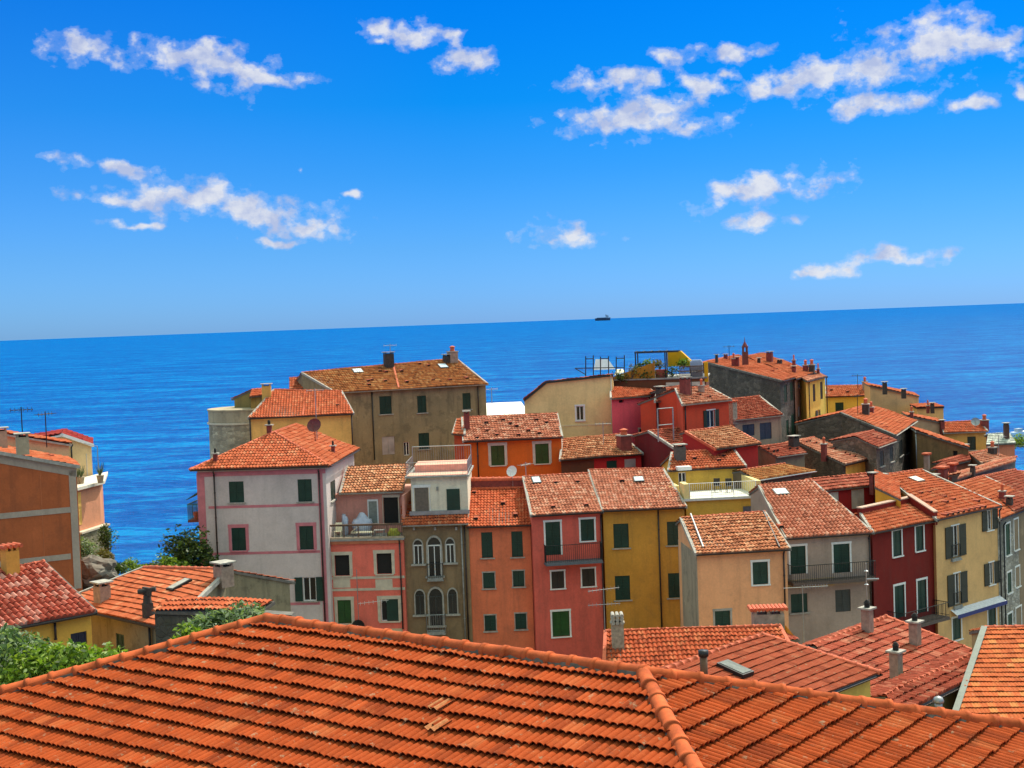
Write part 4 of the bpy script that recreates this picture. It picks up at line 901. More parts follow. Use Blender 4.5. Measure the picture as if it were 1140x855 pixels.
def terrace_building():
    # yellow building with white edged terrace, above the peach roof
    H = gable('yellow_terrace_house', 'yellow house with railed white edged terrace above the peach house roof', 95, (744, 524), (830.5, 519), (748, 504), (816.5, 500), plaster('#c9a34a', .2), 20, 'coppo', T_OR, back=3, inset=[.1, .1, .1, .1, .1, .1])
    P0, P1, Q0, Q1 = H.P; e, bk = H.e, H.bk
    H.win(755.5, 526, 764, 545, 'glass', seg=0, sill=False); 
    mb = MB(); u0, w1 = H.pix(0, 752, 521.5); u1, _ = H.pix(0, 767, 521.5); H.fbox(mb, 0, u0, u1, .0, .6, w1 - .1, w1 + .15); mb.build('door_canopy', WHITE, H.root)
    H.chim(757, 512, .7, .9, .6, 'slab', plain('dark_chimney', (.09, .075, .065), .9)); H.vents([(772, 510), (799, 512), (804, 507)])
    H.walls()
    # terrace block
    A = PD(763, 556, 91); z = A[2]; B = PZ(846.5, 552, z); e2 = unit(B - A); b2 = np.array([-e2[1], e2[0], 0]); L = np.linalg.norm(B - A)
    c = lambda u, v, w=0: A + e2 * u + b2 * v + np.array([0, 0, w]); D = 3.9
    zb = terrain(A[0], A[1]) - 1
    mb = MB(); mb.box(c(.05, .1, zb - z), e2 * (L - .1), b2 * D, np.array([0, 0, z - zb - .1])); mb.build('terrace_block', H.wall, H.root)
    mb = MB(); mb.box(c(-.1, -.1, -.12), e2 * (L + .2), b2 * (D + .1), np.array([0, 0, .16])); mb.build('terrace_floor', plain('white_terrace', (.62, .6, .54), .8, 0, .1), H.root)
    mb = MB(); mb.box(c(L - .25, .0, .04), e2 * .3, b2 * D, np.array([0, 0, .95]));  mb.build('parapet', plaster('#d9c68e', .15), H.root)
    mb = MB(); mb.box(c(-.08, -.05, .04), e2 * .35, b2 * 1.4, np.array([0, 0, .95])); mb.build('parapet', plaster('#d9c68e', .15), H.root)
    mb = MB(); mb.box(c(-.75, 1.6, -1.6), e2 * .7, b2 * 2, np.array([0, 0, 2.3])); mb.build('side_block', plaster('#d9c68e', .15), H.root)
    mb = MB()
    for u in np.linspace(.3, L - .3, 34): mb.tube(c(u, 0, .04), c(u, 0, 1.0), .009, n=4)
    for u in np.linspace(.3, L - .3, 4): mb.tube(c(u, -.02, .04), c(u, -.02, 1.0), .03, n=4)
    for h in (.2, 1.0): mb.tube(c(.2, 0, h), c(L - .2, 0, h), .02, n=4)
    mb.build('railing', WHITE, H.root)
    a = PP(827.5, 564, A, b2); b = PP(837, 573, A, b2); mb = MB(); u0, u1 = np.dot(a - A, e2), np.dot(b - A, e2)
    mb.box(c(u0, .04, b[2] - z), e2 * (u1 - u0), b2 * .07, np.array([0, 0, a[2] - b[2]])); mb.build('window', plain('grey_glass', (.09, .1, .13), .2), H.root)
    for i, (u, v) in enumerate(((L - 1.5, 2.2), (L - 2.2, 2.6))):
        q = c(u, v, .04); r_ = empty('terrace_chair', q, ['dark folding chair on the white edged terrace, the right one of two', 'dark folding chair on the white edged terrace, the left one of two'][i], 'chair', 'chairs on the yellow terrace')
        mb = MB(); mb.cbox(q + [0, 0, .42], .42, .42, .04, e2); mb.build('seat', BROWNSH, r_); mb = MB(); mb.cbox(q + b2 * .2 + [0, 0, .46], .42, .04, .45, e2); mb.build('backrest', BROWNSH, r_)
        for a_ in (-.18, .18):
            for b_ in (-.18, .18): mb = MB(); mb.cbox(q + e2 * a_ + b2 * b_, .03, .03, .42, e2); mb.build('leg', IRON, r_)
terrace_building()

def right_row():
    H = gable('mauve_house', 'mauve and beige house with wide tile roof, skylight and balcony above the street', 82, (875.5, 599.5), (972, 593), (845, 541), (903, 535), plaster('#a2918a', .25), 20, 'deep', T_G, back=2, inset=[.28, .05, .05, .28, .05, .05])
    H.win(880, 608, 897, 639, 'shut', fm=WHITE, name='balcony_door', sill=False); H.win(928, 605.5, 946, 637.5, 'shut', fm=WHITE, name='balcony_door', sill=False)
    H.win(930, 656.5, 947, 681, 'shut', sm=GREYSH, sill=False); H.win(880.5, 661, 899, 682, 'shut', sm=GREEN)
    H.balc(877, 968, 643.5, 625, .9, mat=plain('brown_slab', (.12, .085, .07), .9), rail=IRON); H.strip(876.5, 929, 646, 655.5, plaster('#a8916f', .5), name='lower_wall', out=.012)
    H.skyl(869, 549, .9, .8); H.vents([(868, 586)]); H.pipe(968, 597, 690, mat=PIPE)
    H.walls()
    H = gable('dark_red_house', 'dark red house with white framed windows between mauve and pale yellow houses', 83.1, (972, 593), (1043.5, 579), (958, 572), (1014, 559.5), plaster('#742421', .15), 18, 'coppo', T_OR, back=2)
    H.win(994, 590.5, 1003.5, 619, 'shut', fm=WHITE); H.win(1019.5, 585.5, 1028, 613, 'shut', fm=WHITE); H.win(996, 651.5, 1007, 688, 'shut', fm=WHITE, name='balcony_door', sill=False); H.win(1021.5, 645.5, 1031.5, 682, 'shut', fm=WHITE, name='balcony_door', sill=False)
    H.balc(988, 1039, 690, 674, 1.2, rail=IRON, mat=plain('brown_slab', (.12, .085, .07), .9)); H.pipe(1042, 583, 700, mat=REDM)
    P0, P1, Q0, Q1 = H.P
    mb = MB(); mb.box(Q0 - H.bk * .1 + [0, 0, -.3], (Q1 - Q0), H.bk * .35, np.array([0, 0, .62])); mb.build('parapet', H.wall, H.root); mb = MB(); mb.box(P1 - H.e * .32 + [0, 0, -.3], H.e * .34, (Q1 - P1), np.array([0, 0, .8])); mb.build('parapet', H.wall, H.root)
    mb = MB(); mb.box(Q0 - H.bk * .14 + [0, 0, .32], (Q1 - Q0), H.bk * .45, np.array([0, 0, .07])); mb.box(P1 - H.e * .36 + [0, 0, .5], H.e * .42, (Q1 - P1), np.array([0, 0, .07])); mb.build('coping', plaster('#b59a90', .3), H.root)
    H.walls()
    H = gable('pale_yellow_house', 'pale yellow house with open dark shutters beside the dark red house', 86.6, (1043.5, 578.5), (1114.5, 563), (985, 529), (1026, 523), plaster('#cda675', .15), 18, 'coppo', T_OR, back=6)
    H.win(1059.5, 585, 1067.5, 620, 'open', fm=WHITE, fmw=.06, sm=IRONSH, sw=.75, sill=False); H.win(1062, 638, 1069, 673, 'open', fm=WHITE, fmw=.06, sm=IRONSH, sw=.75, sill=False)
    H.win(1098.5, 568, 1104.5, 590, 'open', fm=WHITE, fmw=.06, sm=IRONSH, sw=.6); H.win(1101, 626, 1106.5, 650.5, 'open', fm=WHITE, fmw=.06, sm=IRONSH, sw=.6)
    H.win(1060.5, 687.5, 1070, 712, 'shut', fm=WHITE); H.win(1100, 676.5, 1109, 698, 'shut', fm=WHITE)
    for x0, x1, y0, y1 in ((1058.5, 1068.5, 606, 621), (1061, 1070, 659, 674)):
        H.balc(x0, x1, y1, y0, .12, rail=IRON, name='window_balcony')
    # awning
    a, t, o, b = H.fr(0); u0, w0 = H.pix(0, 1058, 678); u1, w1 = H.pix(0, 1113, 664); w = (w0 + w1) / 2; mb = MB()
    q = lambda u, oo, z: np.array([a[0], a[1], 0]) + t * u + o * oo + [0, 0, z]
    mb.poly([q(u0, .5, w - .3), q(u1, .5, w - .3), q(u1, .02, w), q(u0, .02, w)], .03, (0, 0, 1), 0); g = mb.build('awning', plain('pale_awning', (.55, .55, .58), .7), H.root)
    mb = MB(); mb.box(q(u0, .52, w - .5), t * (u1 - u0), o * .02, np.array([0, 0, .24])); mb.build('valance', plain('blue_valance', (.03, .035, .16), .7), g)
    H.pipe(1112.5, 568, 700, mat=IRON); H.skyl(1020, 535, .9, .8, plain('cream_lid', (.6, .55, .45), .6)); H.vents([(1022, 549), (1031, 548), (1050, 559), (1058, 556), (1085, 558), (1048, 553), (1032, 559)])
    H.vents([(1050 + 6 * i, 573.5 - 1.3 * i) for i in range(8)])
    H.walls()
    H = gable('grey_stone_house', 'grey stone house with white framed green windows at the right edge', 91.7, (1113.5, 578.5), (1160, 560), (1058, 541), (1095, 530), stone('#9a9488', 1.15, 3.5, .1), 18, 'coppo', T_OR, back=5)
    for b_ in ((1119.5, 583, 1124.5, 618), (1129, 578, 1133.5, 612), (1121.5, 637, 1126, 660), (1130.5, 631, 1135, 653), (1122, 683, 1127, 710), (1131, 676, 1137, 706)): H.win(*b_, 'shut', fm=WHITE, fmw=.1, sm=GREEN3)
    H.pipe(1117, 584, 712, mat=IRON); H.chim(1124, 565, .5, .8, .5, 'slab', DKCH); H.chim(1116, 557, .5, .8, .5, 'pot', REDCH); H.vents([(1098, 556)]); H.walls()
DKCH = plain('soot_dark_chimney', (.05, .04, .035), .95, 0, .4)
IRONSH = slatmat('black_green_shutter_paint', (.008, .018, .016))
HouseB.CS = .75
right_row()
HouseB.CS = 1.

# ---- front low roofs
def front_roofs():
    H = gable('low_yellow_house', 'low yellow house with scalloped orange roof and flower shaped chimney pots', 62, (672, 748), (892, 741), (674, 703), (868, 697), plaster('#cfa24e', .3), 19, 'coppo', T_FR1, back=3, inset=[.28, .1, .1, .28, .1, .1], vm=TERRA)
    H.chim(688, 719, .55, 1.05, .55, 'flower', plain('dirty_chimney_plaster', (.32, .27, .21), .95, 0, .4)); H.walls()
    p_, n_, e_ = H.onroof(676, 705); mb = MB(); zz = np.array([0, 0, 1.]); q_ = p_ + e_ * -.1; mb.tube(q_, q_ + zz * 2.1, .02, n=5)
    for k, hh in ((0, 2.05), (1, 1.35)):
        dd_ = unit(np.array([1, .2 - .3 * k, .05])); mb.tube(q_ + zz * hh - dd_ * .75, q_ + zz * hh + dd_ * .75, .014, n=4)
        for i in range(9): c_ = q_ + zz * hh + dd_ * (-.7 + .175 * i); mb.tube(c_ - zz * .09, c_ + zz * .09, .01, n=4)
    mb.build('antenna', METAL, H.roof)
    # wide chimney block behind it
    mb = MB(); p = PD(866, 712, 66); e = H.e; bk = H.bk; z = np.array([0, 0, 1.])
    r_ = HouseB('chimney_block', 'small ochre house with wide plastered chimney behind the low scalloped roof', [p - e * 1.2, p + e * .9, p + e * .9 + bk * 3, p - e * 1.2 + bk * 3], plaster('#c9962f', .2), inset=[0, 0, 0, 0])
    r_.setroof([([p - e * 1.3 - bk * .1, p + e * 1.0 - bk * .1, p + e * 1.0 + bk * 3.1 - z * .5, p - e * 1.3 + bk * 3.1 - z * .5], e)], 'coppo', T_RED, DARKMORTAR); r_.walls()
    mb = MB(); q = p - e * .35 + bk * .6 - z * .2; mb.cbox(q, 1.45, .8, 1.35, e, 0)
    for u in (-.62, 0, .62): mb.cbox(q + e * u + z * 1.35, .16, .7, .2, e, 0)
    for i in range(10):
        c = q + z * 1.6 + e * (-.82 + 1.64 * i / 9); mb.tube(c - bk * .48, c + bk * .48, .09, n=8, m=1)
    mb.build('chimney', [plain('grimy_plaster', (.3, .25, .2), .95, 0, .45, 2), TERRA], r_.roof)
    mb = MB(); q = PD(895, 716, 66); mb.tube(q, q + z * 1.6 * 1.7, .022, n=5); d = unit(e + z * .02); mb.tube(q + z * 2.65 - d * .9, q + z * 2.65 + d * 1.2, .016, n=4)
    for i in range(9): c = q + z * 2.65 + d * (.1 + .13 * i); mb.tube(c - z * .1, c + z * .1, .012, n=4)
    mb.build('antenna', METAL, r_.roof)
    H = gable('hipped_yellow_house', 'low pale yellow house with pink tiled roof, skylight and tall brown flue', 42, (868, 791.8), (979, 749), (733, 748.5), (848.7, 707), plaster('#c9b25e', .15), 13, 'marseille', T_UNI, back=.5, verges=False, gm=IRON)
    P0, P1, Q0, Q1 = H.P; H.caps([(Q1, P1)], r=.11); H.caps([(Q0, P0)], r=.11); H.skyl(818, 747, .6, 1.05, plain('dusty_skylight', (.16, .17, .16), .7, 0, .3, 5, .1))
    p, n, e_ = H.onroof(784, 757); mb = MB(); mb.tube(p - z * .3, p + z * .80, .12, n=14); mb.tube(p + z * .75, p + z * .93, .16, n=14, m=1); mb.build('flue', [plain('brown_flue', (.12, .06, .03), .6, .2), IRON], H.roof, True)
    H.walls()
    H = gable('three_chimney_house', 'house with weathered red roof and three plastered chimneys below the dark red house', 50, (962, 777), (1083, 725), (905, 719), (986, 687), plaster('#c8ba7a', .3), 15, 'flatrow', T_RED, back=.6, verges=False, gut=False)
    P0, P1, Q0, Q1 = H.P; H.caps([(Q1, P1)], r=.11)
    H.chim(966, 704, .36, .95, .36, 'round', PLCH2, 'left of the two rear plastered chimneys'); H.chim(1019, 719, .36, .95, .36, 'round', PLCH2, 'right of the two rear plastered chimneys'); H.chim(998, 757, .36, 1.05, .36, 'round', PLCH2)
    p_, n_, e_ = H.onroof(966, 704); zz = np.array([0, 0, 1.]); mb = MB(); q_ = p_ + zz * .9; mb.tube(q_, q_ + zz * 1.9, .025, n=5); mb.tube(q_ + zz * 1.25, q_ + zz * 1.25 + [.5, 0, 0], .035, n=6); mb.lathe(q_ + zz * 1.0, [(.03, 0), (.09, .04), (.03, .08)], 8); mb.lathe(q_ + zz * 1.55, [(.03, 0), (.09, .04), (.03, .08)], 8); mb.build('antenna', METAL, H.roof)
    o = np.array([H.e[1], -H.e[0], 0]); mb = MB(); mb.box(P0 + o * .03 - [0, 0, .42], P1 - P0, -o * .15, np.array([0, 0, .44])); mb.build('fascia', plaster('#a39484', .5, .7), H.roof)
    H.walls()
    H = gable('lean_to_house', 'small house with dark worn tile roof tucked between two orange roofs', 46, (1002, 796), (1080, 757), (985, 775), (1084, 728), plaster('#9a8f6a', .3), 12, 'old', T_RED, back=1, verges=False)
    p = H.onroof(1045, 792)[0]; mb = MB(); mb.tube(p, p + z * .3, .13, n=12); mb.lathe(p + z * .3, [(.17, 0), (.19, .05), (.14, .17), (.02, .22)], 12); mb.build('roof_vent', METAL, H.roof, True); H.walls()
    H = gable('corner_house', 'house with long pale streaked tile rows at the right edge, above the nearest roof', 45, (1046, 846), (1190, 846), (1096, 699), (1200, 698), plaster('#9a8f6a', .3), 15, 'marseille', T_ORY, back=3, verges=False, gut=False)
    P0, P1, Q0, Q1 = H.P; H.verge(P0, Q0, plain('green_grey_flashing', (.10, .12, .10), .6, .2), .22, .08); H.walls()
    return
T_ORY = tilemat('yellowed', '#b05a34', '#c08a50', '#8a3e22', .2, .15, .12, .35)
PLCH2 = plain('pinkish_chimney_plaster', (.32, .22, .17), .95, 0, .3, 5)
front_roofs()

# ---------------------------------------------------------------- second line, left
def upper_left():
    H = gable('yellow_house', 'ochre yellow house with broad orange roof behind the pink banded house', 108, (276.5, 465.5), (393.5, 460.5), (305, 434), (380, 435.5), plaster('#e4b066', .25), 22, 'coppo', T_OR, back=3)
    a = H.onroof(341, 436)[0]; b = H.onroof(337, 462)[0]; H.verge(a, b, TERRA, .15); H.vents([(376, 451)]); H.chim(297, 441, .7, .8, .7, 'slab', plaster('#c9a05a', .3)); H.pipe(279, 467, 500); H.pipe(392, 462, 500); H.walls()
    H = gable('small_yellow_house', 'small red roofed lean-to left of the ochre yellow house', 113, (277.5, 442), (299, 439.5), (280, 434), (300, 432.5), plaster('#8d7a4c', .5), 20, 'coppo', T_OR, back=2, verges=False); H.walls()
    H = gable('stained_brown_house', 'large stained brown house with long ridge and teal shutters', 118, (374, 437), (543, 427.5), (336, 415), (508, 399.5), plaster('#8a7b63', .85, 1, (.07, .065, .05)), 22, 'old', T_OCH, back=4, vm=MORTAR, gm=MORTAR)
    for b_ in ((422.5, 441, 436, 461), (464.6, 440.5, 474.7, 459.5), (515, 437.5, 524, 455.5), (466, 482, 478, 500)): H.win(*b_, 'shut')
    H.win(425.5, 486, 439.5, 506, 'shut', sm=slatmat('pale_grey_shutter_paint', (.45, .40, .38)), sill=False); H.win(449.5, 492, 456, 507, 'glass', sill=False)
    H.pipe(415, 437, 512, mat=IRON); H.pipe(532, 430, 463); a = H.onroof(437, 403)[0]; b = H.onroof(444, 432)[0]; H.verge(a, b, TERRA, .14, .08)
    H.chim(433, 408, .8, 1.1, .6, 'slab', DKCH, 'soot dark chimney in the middle of the ridge'); H.chim(504, 403, .75, .9, .8, 'pot', PLCH2); H.chim(497, 404, .5, .6, .5, 'slab', DKCH)
    H.skyl(398, 414, .9, .9); H.skyl(493, 408.5, .8, .9); H.antenna(435, 404, 1.7, 4, .3)
    H.vents([(409, 424), (413, 423), (410, 428), (428, 424), (446, 413), (452, 425), (476, 407), (481, 423), (500, 423), (519, 421), (466, 405), (422, 413), (429, 414)]); H.walls()
    H = gable('low_red_roofed_annex', 'low annex with dark gable left of the large stained brown house', 121, (322, 433), (370, 431), (322, 421), (366, 420), plaster('#6e6250', .8), 18, 'old', T_OR, back=1, verges=False); H.walls()
    # round bastion
    c = PD(269, 457, 114); zb = terrain(c[0], c[1]) - 3; top = c[2]
    r_ = empty('round_bastion', (c[0], c[1], zb), 'pale round stone bastion standing left of the ochre yellow house', 'tower')
    cc = np.array([c[0], c[1] + 2, 0]); mb = MB(); mb.lathe(cc, [(3.3, zb), (3.05, top - 1.15), (3.05, top - 1.1), (3.05, top - .02)], 36, 0); mb.build('wall', stone('#b0a48e', 1.1, 2.6, .1), r_, False)
    mb = MB(); mb.lathe(cc, [(3.08, top - 1.1), (3.18, top - 1.08), (3.18, top - .95), (3.06, top - .93)], 36); mb.build('string_course', CREAM, r_)
    mb = MB(); mb.lathe(cc, [(3.07, top - .9), (3.07, top - .0), (3.14, top), (3.14, top + .12), (2.8, top + .12)], 36); mb.build('parapet', plaster('#a39886', .6), r_)
upper_left()

def upper_middle():
    H = gable('green_shuttered_orange_house', 'bright orange house with vivid green shutters and pale window surrounds', 104, (516, 491.5), (626, 486.5), (514.5, 465), (620, 460.5), plaster('#c96225', .2), 20, 'old', T_PK, back=3)
    H.win(546.7, 496, 561.7, 518, 'shut', sm=GREEN2, fm=CREAM, fmw=.2); H.win(596, 494, 611, 516, 'shut', sm=GREEN2, fm=CREAM, fmw=.2); H.pipe(532, 492, 532); H.chim(520, 478, .4, 1.2, .4, 'slab', REDCH)
    H.vents([(541, 470), (568, 471), (542, 479), (553, 484), (577, 484), (600, 482), (531, 487), (560, 467), (597, 467), (575, 474), (608, 470), (588, 479)]); H.walls()
    H = gable('red_gabled_wing', 'small red gabled wing at the left end of the bright orange house', 106, (504, 483), (517, 484), (509, 467), (518, 466), plaster('#a8482c', .4), 25, 'coppo', T_OR, back=1); H.walls()
    # cream wall with kinked roofline
    d = 114; A, B, C = PD(583, 446, d), PD(608, 425.5, d), PD(682.5, 417.5, d); bk = unit(np.array([.1, 1, 0])); Db = bk * 7 + np.array([0, 0, -1.6])
    H = HouseB('cream_house', 'cream house with kinked shed roofline and one small window', [A, B, C, C + Db, B + Db, A + Db], plaster('#dcc792', .15), inset=[.1, .1, .05, .1, .1, .05]); e = unit(B - A)
    up = np.array([0, 0, .08]); H.setroof([([A + up - bk * .15, B + up - bk * .15, B + Db + up, A + Db + up], bk), ([B + up - bk * .15, C + up - bk * .15, C + Db + up, B + Db + up], bk)], 'coppo', T_OR, IRON)
    H.win(641.5, 452, 650, 468, 'glass', seg=1, fm=WHITE, fmw=.1); H.band(473, .12, plaster('#e0d2a8', .1), seg=1, x=650); H.pipe(681, 420, 486, 1, mat=CREAM); H.walls()
    # white flat roofed block
    A = PD(541, 463, 124); B = PZ(590, 461, A[2]); e = unit(B - A); bk = np.array([-e[1], e[0], 0])
    H = HouseB('flat_roofed_house', 'house with bright white flat roof between brown and cream houses', [A, B, B + bk * 11, A + bk * 11], plaster('#d9d2c0', .2), inset=[.02] * 4)
    mb = MB(); mb.poly([A + [0, 0, .02], B + [0, 0, .02], B + bk * 11 + [0, 0, .5], A + bk * 11 + [0, 0, .5]], .2, (0, 0, 1)); H.roof = mb.build('roof', plain('whitewashed_roof', (.8, .78, .7), .8, 0, .05), H.root); ORG[H.roof.name] = ORG[H.root.name]
    H.facets = [([A, B, B + bk * 11, A + bk * 11], e)]; H.antenna(548, 458, 2.2, 4, .3); H.walls()
    H = gable('crimson_house', 'crimson house without shutters right of the cream house', 111, (680, 443.5), (730.5, 439.5), (680, 431), (724, 433.5), plaster('#e0586a', .15), 10, 'coppo', T_OR, back=4, gut=False)
    H.win(711.7, 477.5, 718.5, 485.7, 'dark', fm=CREAM); H.win(689, 445.3, 694.5, 448.2, 'dark', sill=False); H.walls()
    H = gable('brown_and_red_house', 'brown and red house with sagging mottled roof and red chimney', 103, (623.5, 512), (715.5, 505), (626, 489.5), (690, 483.5), plaster('#5d3a2a', .6), 16, 'old', T_OLD, back=3)
    H.strip(662, 714.5, 508, 560, plaster('#b02a2c', .15), name='red_wall', out=.03); H.chim(695, 500, .9, 1.0, .8, 'pot', REDCH); H.antenna(672, 496, 1.8, 5, .1, METAL)
    mb = MB(); H.fbox(mb, 0, *[H.pix(0, x, 515)[0] for x in (675, 686)], .03, .08, H.pix(0, 680, 522)[1], H.pix(0, 680, 513)[1]); mb.build('shutter', GREEN, H.root)
    mb = MB(); H.fbox(mb, 0, *[H.pix(0, x, 515)[0] for x in (695, 707)], .03, .08, H.pix(0, 700, 520)[1], H.pix(0, 700, 511)[1]); mb.build('shutter', slatmat('pale_grey_shutter_paint', (.45, .40, .38)), H.root)
    H.walls()
    H = gable('scarlet_house', 'scarlet house with open dark shutters around white window', 104, (760, 450.5), (814, 445), (752, 433), (788, 430.5), plaster('#c24a34', .15), 17, 'old', T_PK, back=4, gm=MORTAR)
    H.win(787, 456.5, 796, 476, 'open', fm=WHITE, fmw=.05, sw=.4); H.pipe(762, 453, 480, mat=IRON); H.chim(763, 440, .6, 1.2, .6, 'slab', REDCH); H.chim(781, 437, .35, .5, .35, 'pot', PLCH2); H.vents([(787, 442), (776, 440)]); H.antenna(770, 441, 2.0, 5, .5, IRON); H.walls()
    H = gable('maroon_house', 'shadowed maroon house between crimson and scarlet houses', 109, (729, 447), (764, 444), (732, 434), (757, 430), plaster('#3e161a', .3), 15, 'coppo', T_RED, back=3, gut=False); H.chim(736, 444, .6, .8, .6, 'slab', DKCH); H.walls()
    H = gable('maroon_roofed_annex', 'low annex with maroon roof below the scarlet house', 99, (765, 508), (806, 503.5), (722, 480), (762, 476), plaster('#6a2228', .3), 12, 'flatrow', T_RED, back=2, gut=False)
    mb = MB(); p = H.onroof(733, 492)[0]; e = H.e; zz = np.array([0, 0, 1.])
    for u in (0, 1.45): mb.tube(p + e * u, p + e * u + zz * 2.4, .05, n=6)
    for h in (1.2, 2.4): mb.tube(p + zz * h, p + e * 1.45 + zz * h, .04, n=6)
    mb.build('metal_frame', METAL, H.roof); H.walls()
    H = gable('low_crimson_house', 'low crimson house with mottled roof in front of the scarlet house', 97, (797, 500), (846.5, 493.5), (763, 480.5), (813, 474.5), plaster('#a8302e', .15), 14, 'old', T_OLD, back=.6, vm=TERRA)
    H.win(-9, -9, -8, -8) if False else None
    H.walls()
    H = gable('blue_shuttered_house', 'grey house with two blue shuttered windows below the long dark stone wall', 112, (818, 467.5), (871.5, 462), (797, 447), (845, 441), plaster('#a08f80', .5, .9), 13, 'old', T_RED, back=2, gm=MORTAR)
    H.win(826.7, 472.5, 840, 485.5, 'shut', sm=BLUESH, sill=False); H.win(846, 470.5, 859, 489, 'shut', sm=BLUESH, sill=False)
    H.chim(816, 466, .5, 1.2, .5, 'tile', plain('dirty_chimney_plaster', (.32, .27, .21), .95, 0, .4)); H.walls()
upper_middle()

def upper_right():
    H = gable('long_stone_house', 'long dark stone side wall under a ridge of red chimneys', 122, (871, 424), (887, 419.8), (787, 403.5), (822, 395.5), stone('#6f665c', .8, 2.4, .2), 9, 'coppo', T_OR, back=2, verges=False)
    P0, P1, Q0, Q1 = H.P; H.verge(P0, Q0, DARKMORTAR, .2)
    for b_ in ((872.8, 428, 876.2, 448), (879.6, 425.5, 883, 446), (875.5, 467.5, 878.2, 487), (881, 461, 884.6, 485)): H.win(*b_, 'shut', sm=GREEN3, sill=False)
    H.chim(798, 405, .35, 1.0, .35, 'slab', DKCH); H.chim(817, 408, .5, 1.0, .5, 'pot', REDCH); H.chim(821, 408.5, .45, 1.1, .45, 'slab', REDCH); H.chim(845, 405, .4, .6, .4, 'slab', DKCH); H.chim(808, 400, .5, .5, .5, 'slab', REDCH); H.antenna(812, 401, 1.5, 4, .4, IRON); H.vents([(828, 403), (858, 414), (862, 412)]); H.walls()
    mb = MB(); p = PD(802, 404, 121); 
    H = gable('pale_pink_house', 'narrow dusty pink house squeezed between stone and yellow houses', 127, (886.5, 422), (899, 418.5), (862, 412), (878, 408.5), plaster('#a98878', .5), 9, 'coppo', T_OR, back=3, verges=False)
    H.win(888.5, 452, 890.5, 464, 'glass', sill=False); H.win(894, 449, 896, 461, 'glass', sill=False); H.win(888.5, 424.5, 893.5, 431, 'glass'); H.chim(884, 416, .5, .8, .5, 'slab', REDCH); H.walls()
    H = gable('ridge_house', 'back house with tall red chimneys on its ridge beside the small belfry', 130, (886, 419), (909, 415), (828, 397), (850, 393.5), plaster('#b08a6a', .4), 8, 'coppo', T_OR, back=3, verges=False)
    H.chim(857, 403, .8, 1.3, .8, 'slab', REDCH); H.chim(884, 410, .4, 1.1, .4, 'pot', REDCH); H.chim(868, 405, .6, .4, .6, 'slab', DKCH); H.vents([(848, 400), (862, 406), (878, 411), (875, 408)]); H.walls()
    # belfry like chimney
    p = PD(829.5, 396.5, 131); r_ = empty('small_belfry', p, 'tiny red brick belfry with pointed cap on the ridge', 'belfry'); mb = MB(); mb.cbox(p - [0, 0, .8], .5, .5, 1.2, m=0)
    for sx in (-1, 1):
        for sy in (-1, 1): mb.cbox(p + [sx * .17, sy * .17, .4], .12, .12, .4)
    mb.cbox(p + [0, 0, .8], .55, .55, .1); mb.build('tower', plain('red_brick_plaster', lin('#6c3a30'), .9, 0, .35, 4), r_); mb = MB(); mb.lathe(p + [0, 0, .9], [(.28, 0), (.22, .12), (.12, .3), (.04, .45), (.012, .9)], 8); mb.build('spire', REDCH, r_)
    H = gable('tall_yellow_house', 'tall narrow yellow house with slit windows near the horizon', 127, (898.6, 424.5), (920.5, 419), (876, 413.5), (899, 409.5), plaster('#d8b85a', .1), 9, 'coppo', T_PK, back=3, verges=False)
    for b_ in ((905, 427.5, 907.8, 447), (913.2, 425, 916, 444.5)): H.win(*b_, 'shut', sm=BROWNSH, sill=False)
    H.win(908.5, 456.5, 912, 468, 'open', sm=GREYSH, sw=.25, fm=None); H.pipe(919.5, 421, 470, mat=IRON); H.pipe(900, 426, 480); H.chim(904, 417, .8, 1.3, .7, 'pot', DKCH); H.chim(897, 416, .7, 1.1, .6, 'pot', REDCH); H.chim(911, 416.5, .35, .7, .35, 'pot', REDCH); H.walls()
    H = gable('lemon_house', 'lemon yellow house with orange roof and one green shutter close to the sea', 150, (919, 441.8), (971.5, 440), (918.5, 429.8), (969.5, 428.8), plaster('#dcbc5c', .1), 20, 'coppo', T_OR, back=3)
    H.win(930, 448, 939.3, 460.5, 'shut'); H.chim(963, 434, .7, 1.2, .7, 'pot', PLCH2); H.vents([(925, 434), (943, 436)]); H.antenna(955, 433, 1.6, 4, .2, IRON); H.walls()
    # beige blind gable walls facing the village
    def blind(nm, lb, pts, d, dep, wall, dk=DARKMORTAR, tm=T_OR, skew=(.15, 1)):
        ps = [PD(x, y, d if not isinstance(d, (list, tuple)) else dd) for (x, y), dd in zip(pts, d if isinstance(d, (list, tuple)) else [d] * len(pts))]; bk = unit(np.array([*skew, 0])) * dep
        H = HouseB(nm, lb, ps + [p + bk for p in ps[::-1]], wall, inset=[.06] * (2 * len(ps))); up = np.array([0, 0, .06]); k = unit(bk)
        H.setroof([([ps[i] + up - k * .12, ps[i + 1] + up - k * .12, ps[i + 1] + up + bk, ps[i] + up + bk], k) for i in range(len(ps) - 1)], 'coppo', tm, dk); return H
    H = blind('beige_gabled_house', 'beige windowless gable end beside the lemon yellow house', [(968, 430), (1023.5, 441.5)], [142, 144], 6, plaster('#c0a078', .25)); H.chim(985, 434, .7, .9, .6, 'slab', DKCH); H.chim(1006, 438.5, .8, .5, .6, 'slab', DKCH); H.walls()
    H = blind('beige_block', 'beige flat topped block against the sea right of the windowless gable', [(1020, 454.5), (1051, 453.5)], 138, 5, plaster('#c9a775', .2), IRON); H.chim(1038, 455, .5, .6, .5, 'slab', DKCH); H.chim(1033, 455, .4, .4, .4, 'pot', REDCH); H.walls()
    H = blind('small_beige_wall_house', 'low beige house behind the stained stone gable', [(1010, 463), (1050, 471)], [128, 129], 4, plaster('#b8977a', .3)); H.walls()
